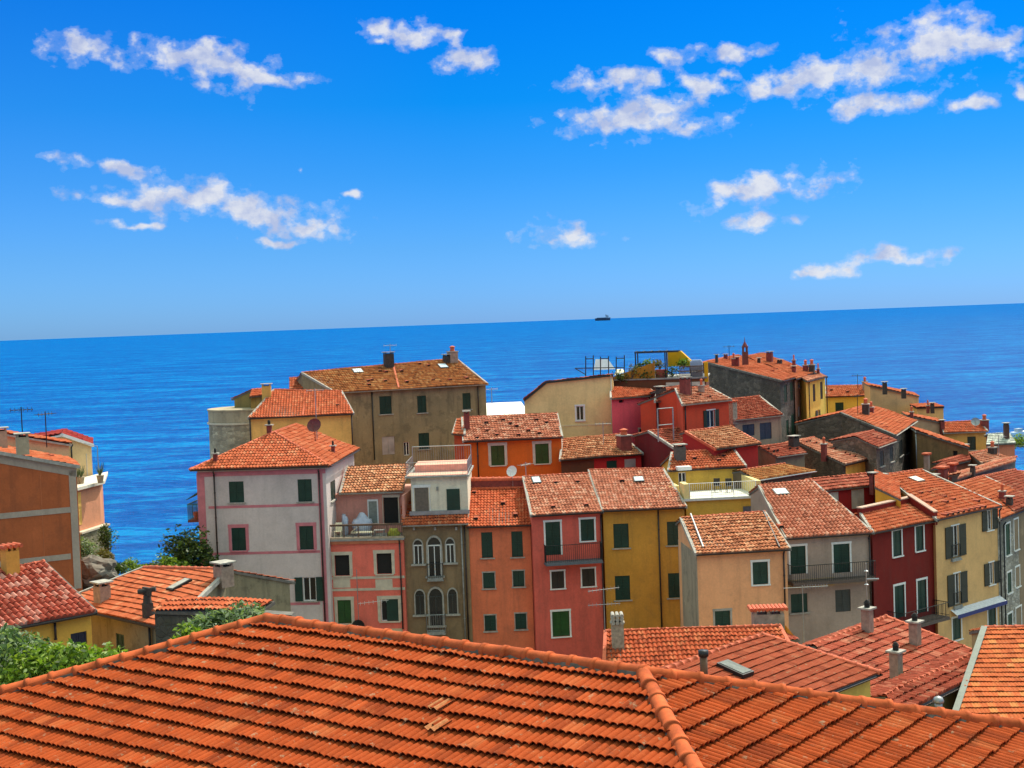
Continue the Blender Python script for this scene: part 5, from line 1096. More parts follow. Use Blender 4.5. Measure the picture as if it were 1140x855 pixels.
    H = blind('stained_stone_gable_house', 'brown stained gable wall right of the stone house', [(1019, 480), (1079, 499)], [117, 115], 6, plaster('#8a6f4e', .9, .9, (.05, .045, .03))); H.win(1061, 502, 1066, 508.5, 'dark', sill=False); H.pipe(1020.5, 483, 525, mat=METAL); H.walls()
    H = gable('sea_view_yellow_house', 'yellow house with orange roof and one dark window at the sea edge', 128, (1051, 482), (1099.5, 480), (1048, 470.5), (1089, 468.5), plaster('#cfa55c', .2), 20, 'coppo', T_OR, back=3, gm=MORTAR)
    H.win(1077, 486, 1086.5, 501, 'shut'); H.chim(1096, 474, .9, .7, .8, 'pot', REDCH); H.dish(1086, 476, .4, METAL, .5); H.chim(1049, 478, .5, 1.0, .5, 'slab', REDCH); H.walls()
    H = gable('metal_roofed_shed', 'pink shed with pale metal roof and tall dark chimney near the sea', 122, (1098, 494.8), (1131, 493.5), (1100, 483), (1124, 482.5), plaster('#c07860', .3), 14, 'flatrow', tilemat('pale_metal', '#b4bcb4', '#d4d8cc', '#8c9488', .3, .2, .1, .3), back=1, verges=False, ridge=False, gut=False)
    H.chim(1120.5, 489, .55, 1.8, .6, 'slab', plain('brown_chimney', (.09, .04, .03), .9)); H.walls()
    H = gable('gabled_stone_house', 'dark stone gabled house with narrow shuttered windows on its pink end', 112, (997, 484.5), (1021.5, 468), (936, 459.5), (967, 451), stone('#7b6a5c', .9, 2.6, .15), 13, 'coppo', T_OR, back=4, verges=False, gm=MORTAR)
    P0, P1, Q0, Q1 = H.P; H.verge(P0, Q0, DARKMORTAR, .2); H.win(1001, 490, 1005, 507.5, 'shut', sm=GREYSH); H.win(1009, 486.5, 1012.7, 504, 'shut', sm=GREYSH); H.win(1015, 481, 1017.5, 498, 'shut', sm=GREYSH, sill=False)
    H.chim(964, 462, .9, 1.3, .8, 'pot', DKCH); H.chim(970, 460, .6, .7, .6, 'pot', REDCH); H.vents([(978, 473), (984, 476)]); H.antenna(955, 462, 1.8, 5, .9, IRON); H.chim(1015, 464, .5, .6, .4, 'pot', REDCH); H.walls()
    H = gable('small_stone_house', 'small stone house with short ridged roof in front of the gabled stone house', 105, (978, 498), (998.5, 490.5), (951, 486), (972, 479.5), stone('#7b6a5c', .9, 2.6, .15), 11, 'coppo', T_RED, back=2, verges=False, gm=MORTAR)
    H.win(979.5, 502, 984, 519, 'shut', sm=GREYSH); H.win(990.5, 497.5, 994.6, 514, 'shut', sm=GREYSH); H.vents([(972, 488), (977, 489), (985, 489), (968, 485)]); H.walls()
    H = gable('grey_annex', 'grey annex with short red roof below the blue shuttered house', 103, (865, 508.5), (898, 504), (846, 497.5), (882, 493), plaster('#7d7466', .6), 12, 'coppo', T_RED, back=1.5, gm=MORTAR, verges=False); H.vents([(852, 500), (858, 503), (862, 502), (876, 500), (884, 500)]); H.chim(884, 498, 1.0, 1.0, .7, 'slab', DKCH); H.walls()
    H = gable('long_roofed_stone_house', 'stone house with long pink tiled roof and tiny yellow end wall', 104, (941, 517), (966.5, 511), (887, 492), (906, 487), stone('#6f5c4c', .8, 2.8, .2), 10, 'coppo', T_PK, back=2, verges=False)
    H.strip(941.5, 965.5, 519, 532, plaster('#d2a24c', .2), name='yellow_end', out=.02); H.win(944, 522, 948.5, 528, 'dark', sill=False); H.win(953.5, 518.8, 957, 526, 'dark', sill=False)
    H.vents([(894, 493), (898, 492), (915, 497), (925, 501), (937, 505), (948, 509), (942, 507), (905, 494), (926, 500)]); H.chim(917.5, 507, .5, 1.2, .5, 'pot', REDCH); H.walls()
    H = gable('ochre_roofed_house', 'low house with ochre corrugated roof and white edge behind the yellow terrace', 93, (842, 534.5), (908, 524), (824, 524), (873, 516.5), plaster('#6f6252', .5), 10, 'coppo', T_OCH, back=1, verges=False, gm=WHITE); H.walls()
    H = gable('white_doored_red_house', 'small dark red house with white door behind the mauve house roof', 91, (905.5, 547.5), (976, 539.5), (896, 534.5), (963, 527.5), plaster('#8c2226', .15), 18, 'flatrow', T_RED, back=1.5, verges=False, gut=False)
    H.win(948, 544.5, 962.5, 566, 'shut', sm=slatmat('white_door_paint', (.6, .58, .52)), sill=False, name='door'); H.win(922, 548, 934, 563, 'shut', sm=slatmat('white_door_paint2', (.6, .58, .52)), sill=False); H.chim(972, 543, .5, 1.2, .5, 'slab', REDCH); H.chim(981, 541, .9, .9, .6, 'slab', REDCH); H.walls()
    a = PD(974, 542, 90); b = PD(1003, 556, 87.8); H = HouseB('mustard_wall_house', 'mustard walled attic behind the dark red roof parapet', [a, b, b + [1, 4, 0], a + [1, 4, 0]], plaster('#cfa03a', .15), inset=[.02] * 4); H.setroof([([a, b, b + [1, 4, 0.6], a + [1, 4, .6]], unit(b - a))], 'coppo', T_OR); H.walls()
    # jumble of roofs at the far right
    H = gable('red_lean_to', 'small red lean-to roof against the stained gable wall', 108, (1036, 523), (1081, 512), (1050, 513.5), (1078, 504.5), plaster('#8a4a3a', .5), 14, 'coppo', T_RED, back=1, verges=False, gut=False); H.chim(1032, 521, .5, 1.3, .5, 'tile', PLCH2); H.chim(1075, 503.5, .5, .7, .5, 'slab', REDCH); H.walls()
    H = gable('broken_roofed_house', 'house with dark gap in its pink roof under the metal roofed shed', 113, (1092, 516), (1124, 510), (1080, 506), (1101, 500.5), plaster('#7a6a5c', .7), 11, 'old', T_PK, back=1, verges=False, gut=False); H.chim(1105, 506, .8, .8, .8, 'pot', DKCH); H.antenna(1112, 507, 1.7, 5, .2, METAL); H.walls()
    H = gable('grey_walled_house', 'grey walled house with pale curved roof edge at the right', 100, (1066, 533), (1131, 513), (1070, 527), (1131, 508.5), plaster('#6d7078', .5, .8), 12, 'coppo', T_PK, back=1, verges=False, gut=False); H.chim(1049, 533, .9, 1.2, .8, 'slab', REDCH) if False else None; H.chim(1083, 528, .45, .7, .45, 'slab', DKCH); H.walls()
    H = gable('dark_walled_house', 'house with dark blue grey wall and pink roof edge at the right margin', 108, (1104, 530), (1165, 537), (1108, 523), (1165, 527), plaster('#5c5e66', .5, .8), 12, 'coppo', T_PK, back=1.5, verges=False, gut=False); H.walls()
    H = gable('right_edge_roof_house', 'house with broad ridge behind the grey stone house at the right edge', 94, (1128, 569), (1185, 550), (1084, 532.5), (1130, 523), plaster('#8a7a68', .5), 13, 'coppo', T_RED, back=2, verges=False); H.chim(1147, 560, .6, 1.2, .6, 'slab', REDCH); H.walls()
    H = gable('chimney_cluster_house', 'low roof crowded with stubby red chimneys left of the pale yellow house roof', 101, (1046, 543), (1084, 533), (1036, 534), (1066, 525), plaster('#8a5a4a', .5), 12, 'old', T_RED, back=1, verges=False, gut=False); H.chim(1050, 538, .9, 1.4, .7, 'tile', REDCH); H.chim(1061, 535, .6, 1.5, .6, 'tile', REDCH); H.chim(1041, 539, .7, .8, .6, 'slab', DKCH); H.walls()
HouseB.CS = .7
upper_right()
HouseB.CS = 1.

def roof_garden():
    d = 117; A = PD(683, 424, d); z = A[2]; B = PZ(786, 421, z); e = unit(B - A); bk = np.array([-e[1], e[0], 0]); L = np.linalg.norm(B - A)
    c = lambda u, v, w=0: A + e * u + bk * v + np.array([0, 0, w]); px = lambda x: np.dot(PP(x, 412, A, bk) - A, e); pz = lambda y, x=740: PP(x, y, A, bk)[2] - z
    H = HouseB('roof_garden_house', 'brown house topped by a roof garden with pergola and planters', [A, B, B + bk * 7, A + bk * 7], plaster('#6b4230', .5), inset=[0] * 4); H.walls()
    mb = MB(); mb.box(c(-.1, -.1, 0), e * (L + .2), bk * 7.2, np.array([0, 0, .12])); mb.build('terrace_floor', CONC, H.root)
    och = plaster('#c99a1c', .2)
    mb = MB(); mb.add([c(px(683), 0, .12), c(px(729), 0, .12), c(px(729), 0, pz(403)), c(px(683), 0, pz(417.5)), c(px(683), .2, .12), c(px(729), .2, .12), c(px(729), .2, pz(403)), c(px(683), .2, pz(417.5))], [(0, 1, 2, 3), (7, 6, 5, 4), (3, 2, 6, 7), (1, 5, 6, 2), (0, 3, 7, 4)]); mb.build('parapet', plaster('#a5752a', .6), H.root)
    x0, x1, x2, x3 = px(742), px(757), px(774), px(750)
    mb = MB(); v0, v1 = 2.0, 3.5
    prof = [(x0, pz(409)), (x0, pz(392.5)), (x1, pz(392.3)), (x2, pz(409))]
    mb.add([c(u, v0, w) for u, w in prof] + [c(u, v1, w) for u, w in prof], [(0, 3, 2, 1), (4, 5, 6, 7), (1, 2, 6, 5), (2, 3, 7, 6), (0, 1, 5, 4), (0, 4, 7, 3)]); mb.build('stair_housing', och, H.root)
    mb = MB(); t = pz(392.6)
    for u in (px(707.5), px(740.5)):
        for v in (.3, 2.6): mb.cbox(c(u, v, .1), .1, .1, t - .1, e)
    for v in (.3, 2.6): mb.box(c(px(706.5), v - .05, t), e * (px(756) - px(706.5)), bk * .1, np.array([0, 0, .1]))
    for u in np.linspace(px(707), px(741), 5): mb.box(c(u, .2, t + .1), e * .06, bk * 2.6, np.array([0, 0, .06]))
    mb.build('pergola', IRON, H.root)
    for i, (xa, xb, v) in enumerate(((711, 728, .35), (729, 742, .35))):
        mb = MB(); mb.box(c(px(xa), v, .12), e * (px(xb) - px(xa)), bk * .5, np.array([0, 0, pz(411.5) - .12])); q = mb.build('planter', plain('red_planter', (.25, .05, .03), .8), None); tag(q, ['long red planter on the left of the roof garden edge', 'shorter red planter on the right of the roof garden edge'][i], 'planter', 'planters of the roof garden')
    mb = MB(); xa = px(757)
    for u in np.linspace(px(756), px(784), 30): mb.tube(c(u, .1, .1), c(u, .1, pz(408.5)), .02, n=4)
    for w in (pz(408.5), pz(414)): mb.tube(c(px(756), .1, w), c(px(784), .1, w), .04, n=5)
    mb.build('railing', WOOD, H.root); mb = MB(); mb.box(c(px(741), -.15, pz(426) - .3), e * (px(784) - px(741)), bk * .2, np.array([0, 0, .3])); mb.build('ledge', CREAM, H.root)
    mb = MB(); mb.box(c(px(784), -.02, -.3), e * .3, bk * .4, np.array([0, 0, pz(404.5) + .3])); mb.build('pillar', och, H.root)
    tbl = plain('blue_grey_cover', (.3, .36, .48), .7); mb = MB(); q = c(px(775), 1.0, .12); mb.cbox(q, 1.0, .9, 1.25, e); mb.cbox(q + [0, 0, 1.25], .8, .7, .12, e); tag(mb.build('covered_barbecue', tbl), 'blue grey covered barbecue behind the roof garden fence', 'barbecue')
    # shrubs of the garden
    for i, (x, y, w, h, mt, lb) in enumerate(((716, 409, 1.5, .7, LEAF_D, 'dark low shrub at the left end of the long roof garden planter'), (724, 407, 1.0, .9, LEAF_G, 'bright green shrub in the middle of the roof garden planters'), (735, 408, 1.1, 1.0, LEAF_S, 'reddish dry shrub at the right end of the roof garden planters'),
                                          (690, 423, 1.4, 1.1, LEAF_D, 'dark shrub in the lowest left corner of the roof garden'), (703, 419, 1.3, 1.3, LEAF_S, 'dry ochre shrub beside the slanted parapet'), (722, 419, 1.8, 1.0, LEAF_D, 'dark trailing shrub below the red planters'), (748, 417, 1.6, 1.2, LEAF_D, 'dark shrub under the ochre stair housing'), (761, 408, 1.0, 1.0, LEAF_G, 'green shrub beside the ochre stair housing'))):
        p = PD(x, y, d + (.6 if y < 411 else -.35)); bush('roof_garden_shrub', p - [0, 0, .3], w, .8, h, 260, .09, mt, lb, 'shrub', 'shrubs of the roof garden')
    # framework with white sheet
    dd = 122; A2 = PD(651, 421, dd); z2 = A2[2]; r_ = empty('rooftop_framework', A2, 'black steel framework with white sheet on the roof of the cream house', 'framework'); pt = lambda x, y, v=0: PD(x, y, dd + v)
    mb = MB()
    for x, y in ((652, 396.5), (660.5, 395.5), (668.5, 397), (677.5, 396.5), (686, 397), (695, 395.5)):
        for v in (0, 2): mb.tube(pt(x, 421, v), pt(x, y, v), .05, n=5)
    for a_, b_ in (((652, 399.5), (660.5, 399.3)), ((668.5, 399.3), (677.5, 399)), ((686, 399), (695, 398.8)), ((640, 410), (695, 409)), ((640, 410), (652, 417))): mb.tube(pt(*a_), pt(*b_), .04, n=5)
    for x, y in ((660.5, 399), (668.5, 399), (677.5, 399), (695, 399)): mb.tube(pt(x, y), pt(x, y, 2), .04, n=5)
    mb.build('frame', IRON, r_)
    mb = MB(); mb.poly([pt(661, 412, 1), pt(685, 411, 1), pt(677, 400, 1.6), pt(663, 400, 1.6)], .04, (0, -1, 0)); mb.build('white_sheet', plain('white_canvas', (.7, .72, .75), .8, 0, .05), r_)
    mb = MB(); mb.poly([pt(684, 418, .6), pt(696, 414, .6), pt(693, 410.5, 1.6), pt(686, 411, 1.6)], .04, (0, -1, 0)); mb.build('white_sheet', plain('cream_canvas', (.7, .66, .5), .8, 0, .05), r_)

def bush(name, base, w, dp, h, n, leaf, mat, label, cat='shrub', group=None, clumps=7, trunk=False, seed=None, long=1.9):
    """crown of many leaf faces gathered in uneven clumps, on stems or a trunk"""
    rg = np.random.default_rng(seed if seed is not None else int(abs(base[0] * 131 + base[1] * 37)) % 9999)
    base = np.asarray(base, float); cl = []
    for i in range(clumps):
        th = rg.uniform(0, 2 * math.pi); rr = rg.uniform(.1, .72) ** .8; cl.append((np.array([math.cos(th) * rr * w / 2, math.sin(th) * rr * dp / 2, h * (.35 + .5 * rg.uniform()) * (1.05 - .35 * rr)]), rg.uniform(.22, .42)))
    P = []; per = n // clumps
    for c, r in cl:
        v = rg.normal(size=(per, 3)); v /= np.linalg.norm(v, axis=1)[:, None]; rad = rg.uniform(.35, 1.08, per) ** .6
        P.append(c + v * rad[:, None] * np.array([w, dp, h]) * r)
    P = np.concatenate(P); P = P[P[:, 2] > .02 * h]; m = len(P)
    a = rg.normal(size=(m, 3)); a[:, 2] = a[:, 2] * .6 + .35; a /= np.linalg.norm(a, axis=1)[:, None]
    b = np.cross(a, rg.normal(size=(m, 3))); b /= np.linalg.norm(b, axis=1)[:, None]
    s = (leaf * rg.uniform(.6, 1.4, m))[:, None]
    V = np.stack([P - a * s * long / 2, P + b * s * .5, P + a * s * long / 2, P - b * s * .5], 1).reshape(-1, 3); Fc = np.arange(m * 4).reshape(-1, 4)
    root = empty(name, base, label, cat, group)
    me = bpy.data.meshes.new('foliage'); me.from_pydata(V.tolist(), [], Fc.tolist()); me.materials.append(mat); o = link(bpy.data.objects.new('foliage' if not trunk else 'crown', me)); o.parent = root
    mb = MB(); 
    if trunk: mb.tube(base - [0, 0, trunk], base + [0, 0, h * .45], .16, .07, 7)
    for c, r in cl: mb.tube(base + [0, 0, h * .08], base + c * .92, .03 if not trunk else .05, .012, 5)
    mb.build('trunk' if trunk else 'stem', BARK, root); return root
roof_garden()

# ---------------------------------------------------------------- left side of the view
def left_side():
    bk = unit(np.array([-.42, 1, 0])); up = np.array([0, 0, .08])
    def slopehouse(nm, lb, A, B, dep, wall, tm, roofk='coppo', dk=MORTAR, backk=None):
        k = (backk if backk is not None else bk); Db = k * dep
        H = HouseB(nm, lb, [A, B, B + Db, A + Db], wall, inset=[.12, .15, .1, .1]); H.setroof([([A + up - k * .1, B + up - k * .1, B + up + Db, A + up + Db], k)], roofk, tm, dk); return H
    A, B = PD(-40, 498, 73.4), PD(88.5, 520.5, 76.2)
    H = slopehouse('orange_gabled_house', 'big orange brown gable wall with white bands and corner strip at the left edge', A, B, 6.5, plaster('#b0603c', .35, .95, (.12, .06, .04)), T_OR)
    wb = plaster('#a8998f', .25)
    H.strip(79.5, 87.5, 524, 656, wb, name='corner_strip', out=.03); H.band(571, .3, wb, x=40, x0=-38, x1=79, out=.03, name='string_course'); H.band(623.5, .3, wb, x=40, x0=-38, x1=79, out=.03, name='string_course')
    a, t, o, b = H.fr(0); mb = MB(); P = lambda u, w: np.array([a[0], a[1], 0]) + t * u + o * .03 + [0, 0, w]; L = np.dot(b - a, t)
    mb.add([P(0, a[2] - .55), P(L, b[2] - .5), P(L, b[2] - .03), P(0, a[2] - .03)] + [p - o * .03 for p in (P(0, a[2] - .55), P(L, b[2] - .5), P(L, b[2] - .03), P(0, a[2] - .03))], [(0, 1, 2, 3), (0, 4, 5, 1), (3, 2, 6, 7)]); mb.build('rake_band', wb, H.root)
    H.verge(A + up, B + up, MORTAR, .2); H.chim(2, 500, .55, 1.0, .6, 'slab', PLCH); H.vents([(18, 501), (24, 502), (49, 508), (53, 509)]); H.strip(47.4, 48.2, 526, 650, plaster('#b86a46', .2), name='joint', out=.01); H.walls()
    A, B = PD(-30, 478.5, 80), PD(80, 496, 83)
    H = slopehouse('orange_roofed_back_house', 'second orange roof stepping up behind the big gable wall at the left edge', A, B, 3.5, plaster('#d9b08a', .3), T_OR); H.chim(25, 496, .7, .45, .6, 'slab', PLCH); H.antenna(25.5, 493, 1.9, 6, .1, IRON); H.antenna(52, 494, 1.8, 5, 1.2, IRON); H.walls()
    # pale gabled house
    A, B = PD(69, 485, 90), PD(103.5, 496.5, 92); k = unit(np.array([-.3, 1, 0])); C = PD(30, 492, 91)
    H = HouseB('pale_gabled_house', 'tall pale house with white roof edge left of the open sea', [C, A, B, B + k * 5, A + k * 5, C + k * 5], plaster('#d4b78a', .2), inset=[.1, .1, .1, .1, .1, .1])
    H.setroof([([A + up, B + up, B + up + k * 5, A + up + k * 5], k), ([C + up, A + up, A + up + k * 5, C + up + k * 5], k)], 'coppo', tilemat('maroon', '#8c2a2a', '#a84a40', '#5c1a1c', .2, .2, .1, .3), WHITE)
    H.verge(A + up, B + up, WHITE, .22, .06); H.strip(96.5, 97.5, 505, 545, CREAM, seg=1, name='joint'); H.pipe(78.5, 498, 512, 1, mat=IRON); H.walls()
    # terrace house on rubble base
    A, B = PD(84, 546.5, 84), PD(115, 540.5, 87.5); B[2] = A[2]; k = unit(np.array([-.25, 1, 0]))
    H = HouseB('pink_terrace_house', 'pink house with flat terrace on a rubble stone base above the sea', [A, B, B + k * 6, A + k * 6], plaster('#c58a70', .25), inset=[.3, .25, 0, 0], zb=20)
    mb = MB(); o = unit(B - A); mb.box(A - o * .3 + [0, 0, -.02], (B - A) + o * .5, k * 6.2, np.array([0, 0, .18])); mb.build('terrace_slab', plain('pale_slab', (.6, .55, .45), .8, 0, .1), H.root); H.roof = H.root; H.facets = [([A + [0, 0, .16], B + [0, 0, .16], B + k * 6 + [0, 0, .16], A + k * 6 + [0, 0, .16]], o)]
    H.strip(84, 90.5, 549, 586, plaster('#d9ad62', .2), name='yellow_wall', out=.02)
    a, t, oo, b = H.fr(0); L = np.dot(b - a, t); mb = MB(); w = H.pix(0, 100, 590)[1]; H.fbox(mb, 0, -.3, L + .35, -5, .3, 20, w); mb.build('rubble_base', stone('#9a9276', .9, 2.6, .3), H.root)
    mb = MB(); H.fbox(mb, 0, -.3, L + .4, -.0, .4, w + .003, w + .12); mb.build('ledge', CREAM, H.root); H.walls()
    def pot(x, y, lb, s=1.0, plant=True):
        p = PD(x, y, 86.5); p[2] = A[2] + .16; r_ = empty('plant_pot', p, lb, 'plant pot', 'pots on the pink house terrace'); mb = MB(); mb.lathe(p, [(.18 * s, 0), (.26 * s, .5 * s), (.29 * s, .52 * s), (.22 * s, .52 * s)], 10); mb.build('pot', plain('stone_pot', (.3, .24, .16), .9), r_)
        if plant:
            mb = MB()
            for i in range(14): th = i * 2.4; q = p + [0, 0, .5 * s]; mb.tube(q, q + np.array([math.cos(th) * .3, math.sin(th) * .3, .5 + .2 * (i % 3)]) * s, .03, .008, 4)
            mb.build('leaves', LEAF_O, r_)
    pot(91, 543, 'stone pot near the left end of the pink house terrace', .8); pot(112, 540, 'big stone pot at the sea end of the pink house terrace', .9); pot(87, 545, 'small stone pot against the pale house wall on the terrace', .8)
    mb = MB(); p = PD(110.5, 541, 88); p[2] = A[2] + .1; mb.tube(p, p + [0, 0, 2.2], .025, n=5); mb.tube(p + [0, 0, 2.2], p + [-.9, .3, 2.4], .02, n=5); tag(mb.build('lamp_pole', METAL), 'thin bent pole rising from the sea end of the terrace', 'pole')
    # yellow house bottom left
    H = gable('ochre_corner_house', 'ochre house with striped red and white tile roof at the bottom left', 50, (-70, 714.5), (106.5, 681.5), (-66, 650), (48, 626), plaster('#d1a04a', .15), 21, 'deep', tilemat('striped', '#a85040', '#d8a898', '#7a3226', .3, .15, .12, .3), back=3, vm=DARKMORTAR)
    H.win(79, 704, 97, 724, 'shut', sm=slatmat('navy_door_paint', (.012, .016, .05)), sill=False, name='door'); H.pipe(60, 692, 712); H.chim(12, 638, .55, .9, .5, 'tile', plaster('#c9964a', .3)); H.walls()
    H = gable('plain_plastered_house', 'grey yellow plastered house with broad orange roof beside the ochre corner house', 60, (62, 671.5), (187, 700), (160, 632), (255, 634), plaster('#857d6a', .9, .95, (.04, .035, .03)), 17, 'marseille', T_OR, back=3.4)
    P0, P1, Q0, Q1 = H.P
    H.win(129.5, 706, 138.5, 731, 'shut'); H.pipe(169.5, 697, 728, mat=IRON); H.chim(114, 668, .55, .6, .5, 'slab', PLCH2); H.chim(249, 641, .6, .4, .6, 'slab', PLCH2)
    H.skyl(200, 653, .5, 1.0, MORTAR)
    p, n, e = H.onroof(165, 688); mb = MB(); mb.cbox(p - [0, 0, .2], .32, .32, .8, e, 0); mb.lathe(p + [0, 0, .6], [(.18, 0), (.15, .3)], 10); mb.cbox(p + [0, 0, .9], .5, .12, .32, e, 0); mb.tube(p + [-.35, 0, 1.05], p + [.35, 0, 1.15], .1, n=10); mb.build('cowl_chimney', DKCH, H.roof)
    H.walls()
left_side()

def greens():
    # garden wall with tile coping
    d = 50; A = PD(172, 681, d); B = PD(290, 683.5, 47.5); e = unit((B - A) * [1, 1, 0]); bk = np.array([-e[1], e[0], 0]); L = np.linalg.norm(B - A)
    r_ = empty('garden_wall', (A + B) / 2 - [0, 0, 2.5], 'dark rubble garden wall with tile coping behind the oleander', 'wall'); mb = MB(); mb.box(A - [0, 0, 4], B - A, bk * .5, np.array([0, 0, 4])); mb.build('wall', stone('#6b6355', .8, 2.6, .5), r_)
    bm = bmesh.new(); bm.loops.layers.uv.new('UVMap'); A1 = A - bk * .15 + [0, 0, .06]; B1 = B - bk * .15 + [0, 0, .06]; facet_bm([A1, B1, B1 + bk * .9 + [0, 0, .25], A1 + bk * .9 + [0, 0, .25]], e, 'coppo', bm); bmesh.ops.translate(bm, verts=bm.verts[:], vec=Vector(-ORG[r_.name])); me = bpy.data.meshes.new('coping'); bm.to_mesh(me); bm.free(); me.materials.append(T_OR); me.materials.append(DARKMORTAR); o = link(bpy.data.objects.new('coping', me)); o.parent = r_
    A = PD(286, 684, 46); B = PD(320, 687, 45.5); mb = MB(); mb.box(A - [0, 0, 4], B - A, (0, .4, 0), np.array([0, 0, 4])); b_ = mb.build('brick_wall', plain('red_brick', lin('#a0493a'), .9, 0, .3, 9)); tag(b_, 'short red brick wall just behind the peak of the nearest roof', 'wall')
    mb = MB(); mb.box(A + [-.1, -.05, .002], B - A + [.25, 0, 0], (0, .5, 0), (0, 0, .07)); o = mb.build('coping', DARKMORTAR, None); M = o; o.parent = b_; o.location = tuple(ORG[o.name] - ORG[b_.name])
    # oleanders and shrubs
    for x, y, dd, w, h, n, mt, lb in ((236, 716, 43, 1.9, 1.3, 1700, LEAF_O, 'oleander with white flower tips in front of the garden wall'), (207, 722, 42, 1.2, .75, 700, LEAF_G, 'light green shrub left of the oleander'), (272, 706, 44, 1.2, 1.05, 800, LEAF_O, 'oleander right of the tallest one against the coping')):
        p = PD(x, y, dd); bush('oleander', p - [0, 0, .1], w, 1.2, h, n, .075, mt, lb, 'shrub', 'oleanders by the garden wall', 9, long=3.2)
    p = PD(245, 716, 43)
    for x, y, dd, w, dp, h, n, mt, lb in ((8, 790, 36, 1.9, 2.2, 2.0, 4500, LEAF_O, 'grey green olive like tree at the left edge behind the nearest roof'), (62, 782, 35, 2.4, 1.8, 1.38, 4200, LEAF_G, 'bright green tree behind the left edge of the nearest roof'), (104, 768, 36, 1.6, 1.6, 1.0, 2200, LEAF_G, 'lowest green bush beside the peach coloured wall at left'), (34, 786, 37, 1.8, 2.0, 2.0, 3500, LEAF_D, 'dark green bush between the olive like tree and the bright green one')):
        p = PD(x, y, dd); bush('leafy_tree', p, w, dp, h, n, .075, mt, lb, 'tree', 'trees at the bottom left', 12, trunk=max(.5, p[2] - terrain(p[0], p[1]) + .3), long=2.2)
    p = PD(212, 660, 88); bush('fig_tree', p, 3.0, 2.6, 4.1, 3800, .13, LEAF_D, 'dark dense tree at the left foot of the pink banded house', 'tree', None, 12, trunk=8, seed=3)
    p = PD(192, 655, 86); bush('fig_tree', p, 1.9, 2.0, 2.1, 1600, .11, LEAF_G, 'smaller lighter tree beside the dark dense one', 'tree', None, 8, trunk=8, seed=5)
    for i, (x, y, w, h, mt, lb) in enumerate(((98, 628, 1.7, 1.7, LEAF_O, 'spiky grey green agave like shrub under the rubble base'), (116, 636, 1.2, 1.2, LEAF_S, 'dry brown shrub on the rocks below the pink terrace house'), (132, 640, 1.6, .9, LEAF_D, 'dark low shrub on the cliff edge left of the sea gap'), (150, 640, 1.6, 1.0, LEAF_G, 'green low shrub on the cliff edge in the sea gap'), (170, 640, 1.6, .7, LEAF_D, 'small dark shrub right of the green cliff edge shrub'), (123, 622, 1.2, 2.2, LEAF_D, 'upright dark shrub at the corner of the rubble base'))):
        p = PD(x, y, 80 + i); bush('cliff_shrub', p, w, 1.2, h, 900, .08, mt, lb, 'shrub', 'shrubs on the cliff edge', 7, trunk=False)
    for i, (x, y, s, lb) in enumerate(((107, 634, 1.0, 'big pale boulder on the cliff below the rubble base'), (100, 646, .8, 'grey boulder next to the big pale one'), (118, 645, .6, 'small boulder nearest the tiled roof on the cliff'))):
        rr = random.Random(i); bm = bmesh.new(); bmesh.ops.create_icosphere(bm, subdivisions=3, radius=s)
        for v in bm.verts: v.co = Vector((v.co.x * 1.2, v.co.y, v.co.z * .75)) * (1 + .18 * math.sin(v.co.x * 5 / s + i) * math.cos(v.co.z * 4 / s) + .08 * math.sin(v.co.y * 11 / s))
        me = bpy.data.meshes.new('boulder'); bm.to_mesh(me); bm.free(); me.materials.append(stone('#8d8478', .8, 1.2, .2)); o = link(bpy.data.objects.new('boulder', me)); o.location = tuple(PD(x, y, 79.5)); tag(o, lb, 'boulder', 'boulders on the cliff')
    # hillside under them
    mb = MB(); rg = random.Random(4); nx, ny = 24, 14; vs = []
    for j in range(ny):
        for i in range(nx):
            x = 60 + 135 * i / (nx - 1); v = j / (ny - 1); dd = 68 + 18 * v
            p = PD(x, 648 - 0 * v, 80); vs.append((p[0] * dd / 80, dd, 36.2 - max(0, v - .6) * 6 + rg.uniform(-.25, .25) - (1 - v) * 1.2 - max(0, i - 12) * .09))
    mb.add(vs, [(j * nx + i, j * nx + i + 1, (j + 1) * nx + i + 1, (j + 1) * nx + i) for j in range(ny - 1) for i in range(nx - 1)]); mb.build('cliff', bpy.data.materials['stony_ground']); o = bpy.data.objects['cliff']; tag(o, 'rocky green cliff shoulder above the sea', 'cliff', kind='structure')
    # hedge and boat at the far right
    p = PD(1136, 499, 136); bush('hedge', p, 5, 2, 1.2, 1500, .12, LEAF_G, 'green hedge at the sea edge on the right margin', 'hedge', None, 10)
greens()

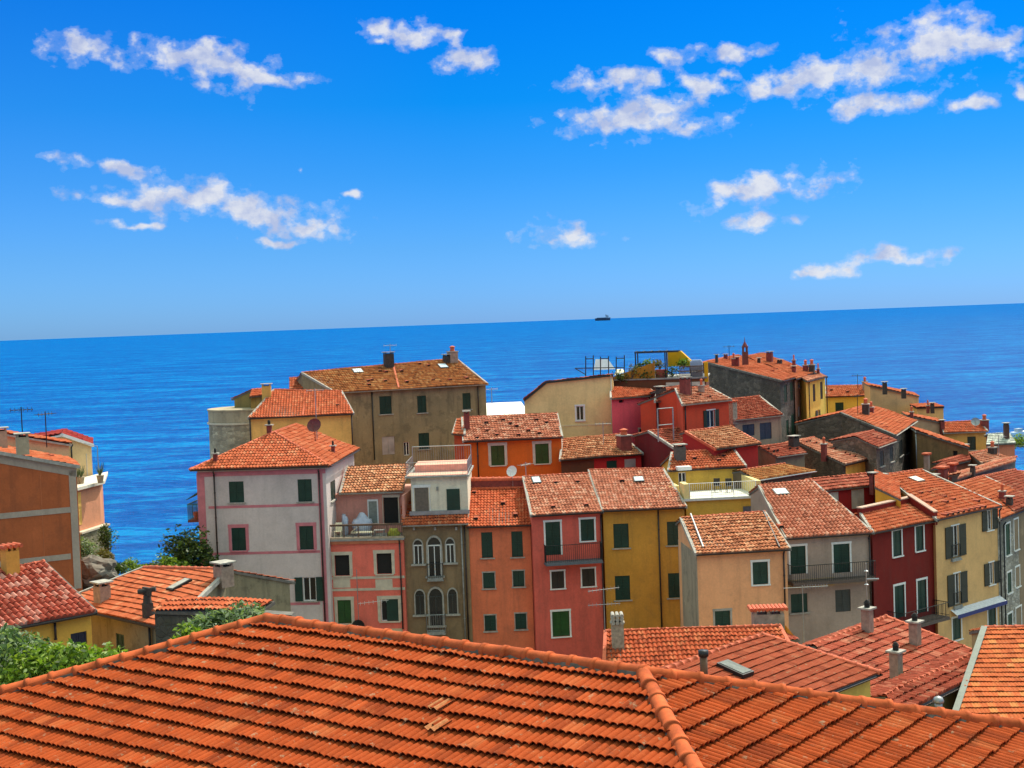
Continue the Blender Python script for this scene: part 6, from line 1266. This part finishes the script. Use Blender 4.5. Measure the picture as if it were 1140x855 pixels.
def vessels():
    def hull(nm, lb, cat, p, L, Bm, Hh, head, m, sup, grp=None):
        d = np.array([math.cos(head), math.sin(head), 0]); f = np.array([-d[1], d[0], 0]); r_ = empty(nm, p, lb, cat, grp); st = [(-.5, .75, 0), (-.3, 1, 0), (.2, 1, 0), (.4, .6, .1), (.5, .02, .25)]; vs = []
        for u, b, s_ in st:
            for sy, zz, kk in ((-1, 1, 1), (-1, 0, .8), (1, 0, .8), (1, 1, 1)): vs.append(p + d * u * L * (1 if zz else .96) + f * sy * Bm / 2 * b * kk + [0, 0, zz * Hh * (1 + s_)])
        mb = MB(); mb.add(vs, [(4 * i + j, 4 * i + (j + 1) % 4, 4 * i + 4 + (j + 1) % 4, 4 * i + 4 + j) for i in range(4) for j in range(4)] + [(0, 3, 2, 1), (16, 17, 18, 19)]); mb.build('hull', m, r_); sup(p, d, f, r_); return r_
    dk = plain('ship_blue_grey', (.03, .05, .09), .6); wh = plain('ship_white', (.35, .4, .45), .6)
    def s1(p, d, f, r_):
        L = 285; mb = MB(); mb.cbox(p + d * 95 + [0, 0, 52], 60, 44, 50, d); mb.cbox(p + d * 98 + [0, 0, 102], 30, 38, 12, d); mb.build('superstructure', wh, r_); mb = MB(); mb.cbox(p + d * 70 + [0, 0, 102], 16, 12, 24, d); mb.build('funnel', dk, r_)
        mb = MB(); mb.cbox(p - d * 30 + [0, 0, 50], 190, 44, 14, d); mb.build('cargo_deck', dk, r_); mb = MB(); mb.tube(p + d * 92 + [0, 0, 50], p + d * 92 + [0, 0, 80], 1.2, n=5); mb.build('mast', dk, r_)
    r = ray(671, 355.3); p = EYE + r * 30000 / r[1]; p[2] = 0
    hull('cargo_ship', 'dark cargo ship sailing on the horizon', 'ship', p, 330, 60, 52, 0.05, dk, s1)
    r = ray(1134, 484.5); t = (.0 - 50) / r[2]; p = EYE + r * t; p[2] = 0.05
    def s2(p, d, f, r_): mb = MB(); mb.cbox(p + [0, 0, 1.2], 2.6, 1.8, 1.3, d); mb.build('cabin', wh, r_)
    hull('motor_boat', 'tiny white motor boat on the water at the right margin', 'boat', p, 7.5, 2.6, 1.3, .5, plain('boat_white', (.8, .8, .8), .4, 0, .03), s2)
vessels()
for i in INFO: print(*i)
